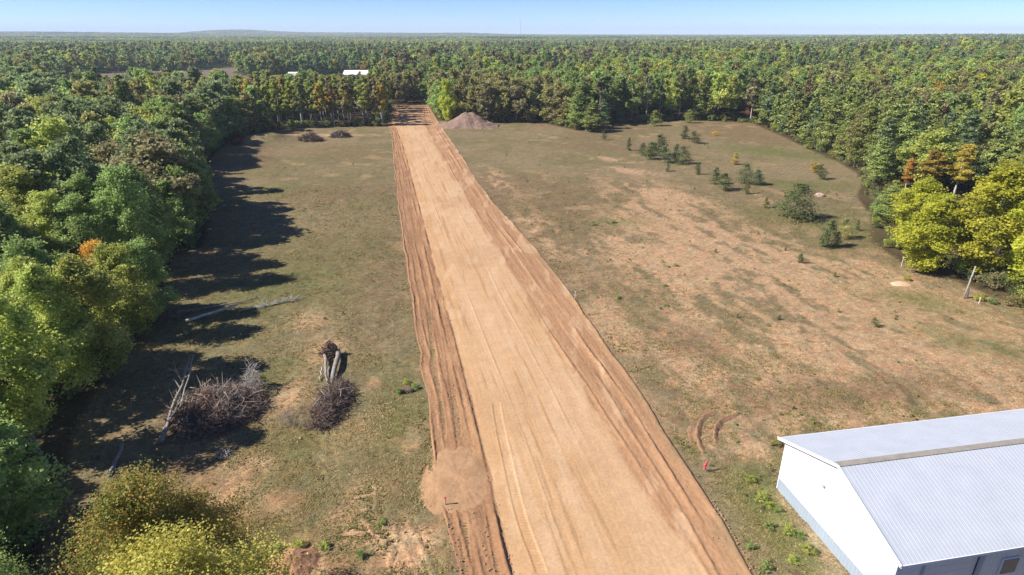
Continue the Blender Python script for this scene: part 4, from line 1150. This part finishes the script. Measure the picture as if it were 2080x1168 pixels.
def logpiece(name, label, cat, a_, b_, r0, r1, mat, za=None, zb=None, group=None, wob=.03, twigs=0, seed=1):
    g = random.Random(seed)
    A_ = Vector((*P(*a_), za if za is not None else r0 * .8)); B_ = Vector((*P(*b_), zb if zb is not None else r1 * .8))
    root = thing(name, label, cat, tuple(A_), 0, group); m = MB(); L_ = (B_ - A_).length
    n = 7; pp_ = []; rr_ = []
    for i in range(n):
        t_ = i / (n - 1); q = (B_ - A_) * t_
        if 0 < i < n - 1: q = q + Vector((g.gauss(0, wob), g.gauss(0, wob), 0)) * L_ * .3
        pp_.append(q); rr_.append(r0 + (r1 - r0) * t_)
    m.tube(pp_, rr_, 9); link('trunk', m.mesh('trunk', mat, True), root)
    if twigs:
        m = MB(); d = (B_ - A_).normalized()
        for k in range(twigs):
            t_ = g.uniform(.25, 1.0); s_ = (B_ - A_) * t_
            dd = (d * g.uniform(.6, 1.4) + Vector((g.gauss(0, .5), g.gauss(0, .5), g.uniform(-.05, .35)))).normalized(); l2 = g.uniform(.5, 1.9)
            e1 = s_ + dd * l2 * .5; e2 = e1 + (dd + Vector((g.gauss(0, .4), g.gauss(0, .4), g.gauss(0, .25)))).normalized() * l2 * .6
            mn = -A_.z + .03
            for e in (e1, e2): e.z = max(mn, e.z)
            m.tube([s_, e1, e2], [r1 * .55 + .012, r1 * .3 + .008, .006], 4, False)
            m.tube([e1, e1 + (dd + Vector((g.gauss(0, .8), g.gauss(0, .8), .1))).normalized() * l2 * .5], [.014, .005], 3, False)
        link('branches', m.mesh('branches', mat, False), root)
    return root
bx, by = P(440, 838)
bp = thing('brush_pile', 'large tangled grey brush pile at the left wood edge', 'brush pile', (bx, by, 0), .35)
link('twig_mass', tangle(1, 1500, 3.6, 3.3, 1.6, .8, 2.6, .022).mesh('twig_mass', TWIGD), bp)
link('branch_mass', tangle(2, 360, 3.4, 3.1, 1.75, 1.2, 3.6, .036).mesh('branch_mass', TWIG), bp)
link('bleached_twigs', tangle(3, 130, 3.0, 2.8, 2.2, .8, 2.4, .022).mesh('bleached_twigs', TWIGL), bp)
m = tangle(4, 420, 1.5, 1.3, 1.75, .5, 1.4, .02); o = link('rusty_twigs', m.mesh('rusty_twigs', REDTWIG), bp, (-.6, .2, .25))
m = tangle(5, 130, .7, 1.3, 2.6, .8, 2., .022, 1.2); o = link('upright_branches', m.mesh('upright_branches', TWIGL), bp, (2.8, 2.6, .1))
logpiece('log', 'long dark log propped against the left side of the brush pile', 'log', (330, 905), (392, 770), .14, .09, LOGM, .35, 1.9, seed=3, twigs=8)
logpiece('log', 'thin grey log beside the dark log on the brush pile', 'log', (372, 855), (402, 762), .08, .05, LOGM, 1.2, 2.1, seed=4)
logpiece('log', 'crooked grey log poking out of the brush pile near the ground', 'log', (318, 905), (378, 835), .11, .07, LOGM, .15, 1.3, seed=14, twigs=6)
logpiece('log', 'grey log lying alone in deep shade behind the orange-topped tree', 'log', (222, 972), (250, 905), .15, .12, LOGM, seed=5)
logpiece('fallen_birch', 'straight white birch trunk lying across the shadow', 'fallen tree', (378, 655), (484, 628), .17, .11, BIRCH, .18, .55, seed=6, wob=.01)
logpiece('birch_top', 'branchy bleached birch top lying beyond the straight white trunk', 'fallen tree', (486, 634), (596, 612), .10, .03, TWIGL, .15, .25, seed=7, twigs=60)
logpiece('fallen_tree', 'dark fallen trunk with upturned roots behind the white birch', 'fallen tree', (345, 643), (520, 612), .12, .04, LOGM, .25, .3, seed=8, twigs=14)
rx_, ry_ = P(340, 642)
rb = thing('root_heap', 'ragged heap of roots at the left end of the fallen trunks', 'brush heap', (rx_, ry_, 0)); link('root_mass', tangle(9, 220, 1.5, 1.0, .9, .5, 1.6, .03).mesh('root_mass', TWIG), rb)
# uprooted tree with two trunks
ux, uy = P(672, 722)
up = thing('uprooted_tree', 'uprooted twin-trunk tree lying with its root plate away from the viewer', 'fallen tree', (ux, uy, 0))
m = tangle(21, 300, .85, .45, 1.5, .4, 1.0, .035, .9); link('root_plate', m.mesh('root_plate', TWIGD), up)
g_ = np.random.default_rng(4)
def lump(rx, ry, rz, seed, mat, name, parent=None, loc=(0, 0, 0), ns=28, rough=.35, cut=-.2, freq=1.6):
    nu, nvv = ns, ns // 2
    th = np.linspace(0, 2 * np.pi, nu, endpoint=False); ph = np.linspace(0.02, np.pi - .02, nvv)
    T_, Ph = np.meshgrid(th, ph)
    dx, dy, dz = np.cos(T_) * np.sin(Ph), np.sin(T_) * np.sin(Ph), np.cos(Ph)
    r_ = 1 + rough * (fbm(dx * freq + dz * 1.3 + seed, dy * freq + dz * .7, 4, seed) - .5) * 2
    V_ = np.stack([dx * r_ * rx, dy * r_ * ry, np.maximum(dz * r_, cut) * rz], -1).reshape(-1, 3)
    i = np.arange(nvv - 1)[:, None] * nu + np.arange(nu)[None]; j = np.arange(nvv - 1)[:, None] * nu + (np.arange(nu)[None] + 1) % nu
    Fc = np.stack([i, i + nu, j + nu, j], -1).reshape(-1, 4)
    return link(name, np_mesh(name, V_, Fc, mat, True), parent, loc)
lump(.75, .35, .75, 3, SOIL, 'soil_clump', up, (0, 0, .6))
def seg(parent, name, a_, b_, r0, r1, mat, za, zb, seed=0):
    A_ = Vector((*P(*a_), za)) - Vector((ux, uy, 0)); B_ = Vector((*P(*b_), zb)) - Vector((ux, uy, 0)); g = random.Random(seed); m = MB()
    p_ = [A_.lerp(B_, i / 5) + (Vector((g.gauss(0, .05), g.gauss(0, .05), 0)) if 0 < i < 5 else Vector()) for i in range(6)]
    m.tube(p_, [r0 + (r1 - r0) * i / 5 for i in range(6)], 10); return link(name, m.mesh(name, mat, True), parent)
t1 = seg(up, 'trunk', (688, 722), (676, 782), .24, .20, LOGM, .45, .30, 1)
t2 = seg(up, 'trunk', (660, 728), (664, 775), .15, .12, LOGM, .35, .30, 2)
seg(up, 'limb', (676, 784), (712, 800), .12, .07, LOGM, .25, .2, 3); seg(up, 'limb', (664, 772), (668, 792), .10, .08, LOGM, .3, .2, 4); seg(up, 'limb', (670, 752), (664, 790), .09, .07, LOGM, .35, .2, 5)
seg(up, 'limb', (655, 752), (650, 775), .07, .05, TWIGL, .3, .15, 6)
cx_, cy_ = P(674, 822)
m = tangle(22, 800, 1.2, 3.6, 1.1, .7, 2.2, .022, .8); link('branches', m.mesh('branches', TWIGD), up, (cx_ - ux, cy_ - uy, 0))
m = tangle(23, 80, 1.0, 3.2, 1.1, .9, 2.4, .03, .7); link('bleached_branches', m.mesh('bleached_branches', TWIGL), up, (cx_ - ux, cy_ - uy, 0))
fx, fy = P(615, 850)
tb = thing('twig_litter', 'thin grey twigs strewn between the brush pile and uprooted tree', 'twigs', (fx, fy, 0)); link('twig_mass', tangle(24, 260, 2.2, 1.6, .3, .5, 1.5, .008, .3).mesh('twig_mass', TWIG), tb)
sx, sy = P(455, 925)
st = thing('stump', 'small upturned stump with a stick in the lower left field', 'stump', (sx, sy, 0)); lump(.25, .2, .3, 8, SOIL, 'stump_body', st, (0, 0, .05)); link('roots', tangle(25, 40, .5, .4, .35, .3, 1.0, .02).mesh('roots', TWIGL), st)
# small heaps at the far left
for (px, py, lab, s_, gmat) in ((632, 286, 'left of two small brush heaps in front of the slim aspens', 1.0, 'olive'), (692, 278, 'right, flatter one of two small brush heaps before the slim aspens', .8, 'brown')):
    x, y = P(px, py)
    b_ = thing('brush_heap', lab, 'brush heap', (x, y, 0), 0, 'small brush heaps')
    link('twig_mass', tangle(int(px), 420, 3.4 * s_, 2.2 * s_, 2.2 * s_, 1, 3, .05).mesh('twig_mass', TWIGD), b_)
    link('bleached_branches', tangle(int(px) + 1, 30, 3.6 * s_, 2.2 * s_, 2.0 * s_, 1.5, 4, .06).mesh('bleached_branches', TWIGL), b_)
    c_ = link('leaves', LIB['shrub', 0][1][0], b_, (-2.0 * s_, 0, 0)); c_.scale = (2 * s_, 1.6 * s_, 1.1 * s_); set_mat(c_, gmat)
# gravel heap
GRAVEL = mat_plain('gravel_brown', (.215, .143, .105), .95, var=.25, scale=1.2, bump=.5)
def heap(name, px, py, rx, ry, hgt, mat, lab, cat, seed, peaks=((0, 0, 1.),), ns=90, pw=1.0):
    x0, y0 = P(px, py)
    a_ = np.linspace(-1.25, 1.25, ns); XX, YY = np.meshgrid(a_, a_)
    z_ = np.full(XX.shape, -1.)
    for (qx, qy, qh) in peaks:
        d = np.hypot((XX - qx), (YY - qy)); z_ = np.maximum(z_, qh * (1 - d ** pw / (.95 + .15 * fbm(np.arctan2(YY - qy, XX - qx) * 1.5 + seed, d * 0, 2, seed))))
    z_ = z_ + .20 * (fbm(XX * 4, YY * 4, 5, seed + 9) - .5) + .10 * (fbm(np.arctan2(YY, XX) * 5, np.hypot(XX, YY) * 1.2, 3, seed + 4) - .5)
    zc = np.clip(z_, -.12, 9)
    V_ = np.stack([XX * rx, YY * ry, zc * hgt], -1).reshape(-1, 3)
    o_ = link(name, np_mesh(name, V_, grid_faces(ns, ns), mat, True), None, (x0, y0, -.02))
    return tag(o_, lab, cat)
heap('gravel_heap', 952, 257, 8.0, 6.0, 4.9, GRAVEL, 'tall brown gravel heap with several peaks beside the road end', 'heap', 31, ((-.08, 0, 1.), (.16, .05, .97), (-.38, -.05, .62), (.42, 0, .55), (.02, .3, .9)))
SANDM = mat_plain('sand_pile', (.52, .35, .22), .95, var=.15, scale=2, bump=.4)
REDDIRT = mat_plain('red_dirt', (.36, .19, .10), .95, var=.25, scale=3, bump=.6)
heap('sand_heap', 1830, 577, 1.3, .9, .35, SANDM, 'small low sand heap by the little yellow bush', 'heap', 35, pw=1.6, ns=40)
sm_ = heap('spoil_mound', 930, 972, 2.3, 2.9, .40, MAT_ROAD, 'low flat spoil mound on the left road edge near the bottom', 'mound', 39, ((.05, .1, .8), (-.2, -.25, .75), (.25, -.2, .7), (-.1, .35, .6)), pw=1.7, ns=110)
vv_ = np.array([v.co[:] for v in sm_.data.vertices])
nn_ = fbm(vv_[:, 0] / .5 + 3, vv_[:, 1] / .5, 4, 201)[:, None]
attr_c(sm_.data, 'albedo', np.array(S(184, 144, 108)) * (1 - nn_) + np.array(S(206, 166, 126)) * nn_)
heap('dirt_mound', 598, 1150, 1.5, 1.2, .8, REDDIRT, 'red dirt mound with a dark shaded side at the bottom edge', 'mound', 37, ((-.25, 0, 1.), (-.1, .25, .9)), pw=1.2, ns=80)
x, y = P(826, 795)
cl = thing('clod', 'dark clod of torn sod beside the left road edge', 'clod', (x, y, 0)); lump(.62, .25, .28, 12, SOIL, 'soil', cl, (0, 0, .1)); link('roots', tangle(26, 50, .7, .25, .4, .3, .7, .015).mesh('roots', TWIG), cl)
x, y = P(1665, 399)
rk = lump(1.0, .8, .62, 15, mat_plain('tan_rock', (.40, .28, .22), .9, var=.2, scale=2), 'boulder', None, (x, y, .1), ns=24, rough=.2); tag(rk, 'tan flat-topped boulder alone on the green strip', 'rock')
# clods and rut banks: curved wheel ruts near the building
RUTM = mat_plain('rut_soil', (.24, .14, .078), .95, var=.3, scale=3, bump=.5)
def rut(name, pl, w, dep, lab):
    q = np.array([P(*a_) for a_ in pl]); n = 60
    tq = np.linspace(0, 1, len(q)); t_ = np.linspace(0, 1, n); cxx = np.interp(t_, tq, q[:, 0]); cyy = np.interp(t_, tq, q[:, 1])
    for _ in range(6):
        cxx[1:-1] = (cxx[:-2] + cxx[1:-1] * 2 + cxx[2:]) / 4; cyy[1:-1] = (cyy[:-2] + cyy[1:-1] * 2 + cyy[2:]) / 4
    tx, ty = np.gradient(cxx), np.gradient(cyy); l_ = np.hypot(tx, ty); nx, ny = -ty / l_, tx / l_
    prof = [(-1.5, -.12), (-.9, .02), (-.3, .24), (-.02, .26), (.06, .02), (.6, .03), (.95, .07), (1.5, -.12)]
    V_ = []
    fade = np.sin(np.pi * np.clip(t_, 0, 1)) ** .6
    for (s_, h_) in prof:
        jit = .25 * (vnoise(t_ * 22, t_ * 0 + s_, 5) - .5)
        V_.append(np.stack([cxx - nx * (s_ + jit) * w, cyy - ny * (s_ + jit) * w, (h_ * fade - (1 - fade) * .06) * dep + .05 * (vnoise(t_ * 40, t_ * 0 + s_, 9) - .5)], 1))
    V_ = np.concatenate(V_)
    o_ = link(name, np_mesh(name, V_, grid_faces(len(prof), n), RUTM, True)); tag(o_, lab, 'rut', kind='structure')
rut('wheel_track', [(1452, 832), (1428, 846), (1414, 868), (1412, 892), (1420, 912), (1430, 930)], .5, 1.25, 'outer curved wheel rut by the building')
rut('wheel_track', [(1492, 842), (1462, 854), (1450, 872), (1448, 890), (1452, 905)], .42, 1.15, 'inner curved wheel rut by the building')
# stakes, posts, pole
WOODP = mat_plain('weathered_wood', (.34, .29, .25), .9, var=.3, scale=8)
PINK = mat_plain('pink_ribbon', (.72, .10, .13), .6, var=.1)
PALE = mat_plain('pale_stake', (.62, .60, .56), .8, var=.1)
x, y = P(1433, 957)
sk = thing('survey_stake', 'wooden survey stake wrapped in bright pink ribbon by the right road edge', 'stake', (x, y, 0))
m = MB(); m.tube([(0, 0, -.1), (.03, 0, 1.0)], [.03, .025], 4); link('stake', m.mesh('stake', WOODP), sk)
m = MB()
for k in range(7):
    m.tube([(.02, 0, .95 - k * .05), (-.10 + .05 * math.sin(k * 2), -.06 * math.cos(k), .55 - k * .05), (-.10 + .12 * math.sin(k * 1.3), .1 * math.cos(k * 2.2), .2)], [.045, .04, .02], 4)
link('ribbon', m.mesh('ribbon', PINK), sk)
m = MB(); m.tube([(.1, 0, .05), (.9, .25, .05), (1.6, .45, .1)], [.03, .025, .01], 5); 
bs = thing('dead_branch', 'thin dead branch on the ground beside the pink ribboned stake', 'branch', (x + .05, y - .1, 0)); link('branch', m.mesh('branch', TWIGD), bs)
for (px, py, hgt, mt, nm, lab) in ((1168, 606, .9, PALE, 'survey_stake', 'faint pale survey stake at the right road edge in mid field'),
                                   (905, 1028, .8, PINK, 'survey_stake', 'slim pink-topped stake on the left road spoil near the bottom'),
                                   (1988, 617, .8, PALE, 'marker_post', 'short white marker post right of the leaning pole'),
                                   (1830, 543, 1.5, PALE, 'marker_post', 'grey marker stake at the left end of the maples')):
    x, y = P(px, py); s_ = thing(nm, lab, 'stake' if nm == 'survey_stake' else 'post', (x, y, 0))
    m = MB(); m.tube([(0, 0, -.1), (.01, 0, hgt)], [.045, .04], 5); link('shaft', m.mesh('shaft', mt if mt is not PINK else WOODP), s_)
    m = MB(); m.box((.012, 0, hgt - .08), (.11, .11, .16)); link('cap', m.mesh('cap', mt), s_)
x, y = P(1957, 607)
pl_ = thing('leaning_pole', 'weathered wooden pole leaning in front of the yellow maples', 'pole', (x, y, 0))
m = MB(); m.tube([(0, 0, -.2), (.25, .15, 1.8), (.52, .3, 4.0)], [.11, .10, .08], 10); link('pole', m.mesh('pole', WOODP, True), pl_)
m = MB(); m.box((.28, .02, 2.6), (.10, .10, .35)); m.tube([(.34, .2, 2.6), (.05, .5, 2.9), (-.3, .9, 3.0)], [.03, .03, .02], 5); link('bracket', m.mesh('bracket', DARKM), pl_)
x, y = P(1964, 606)
pp_ = thing('white_post', 'short pale post at the foot of the leaning pole', 'post', (x, y, 0)); m = MB(); m.tube([(0, 0, -.1), (.02, 0, 1.2)], [.09, .085], 8); link('shaft', m.mesh('shaft', PALE, True), pp_); m = MB(); m.tube([(.02, 0, 1.2), (.02, 0, 1.25)], [.1, .06], 8); link('cap', m.mesh('cap', PALE, True), pp_)

# ------------------------------------------------------------------ air
hz = NT('haze_air'); pv = hz.n('ShaderNodeVolumePrincipled')
pv.inputs['Color'].default_value = (.74, .86, 1.0, 1); pv.inputs['Density'].default_value = 1.4e-4; pv.inputs['Anisotropy'].default_value = 0
hz.l(pv.outputs[0], hz.out.inputs['Volume'])
m = MB(); m.box((0, 3600, 42), (16000, 8200, 96)); hm = link('haze', m.mesh('haze', hz.m)); tag(hm, kind='stuff')
hm.display_type = 'WIRE'

# ------------------------------------------------------------------ sky, sun, camera
SUN_EL = math.radians(41.0)
sx_, sy_ = 1.0, .18                      # direction in which shadows fall
w = bpy.data.worlds.new('World'); scn.world = w; w.use_nodes = True
nt = w.node_tree; nt.nodes.clear()
sky = nt.nodes.new('ShaderNodeTexSky'); sky.sky_type = 'NISHITA'; sky.sun_disc = False
sky.sun_elevation = SUN_EL
az = math.atan2(-sx_, -sy_)              # azimuth of the sun, clockwise from +Y
sky.sun_rotation = az
sky.altitude = 3000; sky.air_density = .8; sky.dust_density = .05; sky.ozone_density = 8.0
bg = nt.nodes.new('ShaderNodeBackground'); bg.inputs['Strength'].default_value = .080
wo = nt.nodes.new('ShaderNodeOutputWorld')
tn_ = nt.nodes.new('ShaderNodeMix'); tn_.data_type = 'RGBA'; tn_.blend_type = 'MULTIPLY'; tn_.inputs['Factor'].default_value = 1; tn_.inputs[7].default_value = (1, .93, 1, 1)
nt.links.new(sky.outputs[0], tn_.inputs[6]); nt.links.new(tn_.outputs[2], bg.inputs['Color']); nt.links.new(bg.outputs[0], wo.inputs['Surface'])
sl = bpy.data.lights.new('sun', 'SUN'); sl.energy = 4.2; sl.angle = math.radians(.53); sl.color = (1.0, .94, .86)
so = bpy.data.objects.new('sun', sl); COL.objects.link(so)
d = Vector((sx_, sy_, -math.tan(SUN_EL) * math.hypot(sx_, sy_))).normalized()
so.rotation_euler = d.to_track_quat('-Z', 'Y').to_euler()
so.location = (-60, 0, 80)
cam = bpy.data.cameras.new('camera'); cam.sensor_width = 36; cam.lens = 36 * F / 2080; cam.clip_end = 30000; cam.clip_start = .5
co = bpy.data.objects.new('camera', cam); COL.objects.link(co)
co.location = (0, 0, H); co.rotation_euler = (math.pi / 2 - PITCH, 0, 0)
scn.camera = co
scn.view_settings.view_transform = 'Standard'; scn.view_settings.look = 'None'; scn.view_settings.exposure = 1.06; scn.view_settings.gamma = 1
scn.cycles.max_bounces = 6; scn.cycles.diffuse_bounces = 4; scn.cycles.glossy_bounces = 2; scn.cycles.transmission_bounces = 3; scn.cycles.volume_bounces = 0
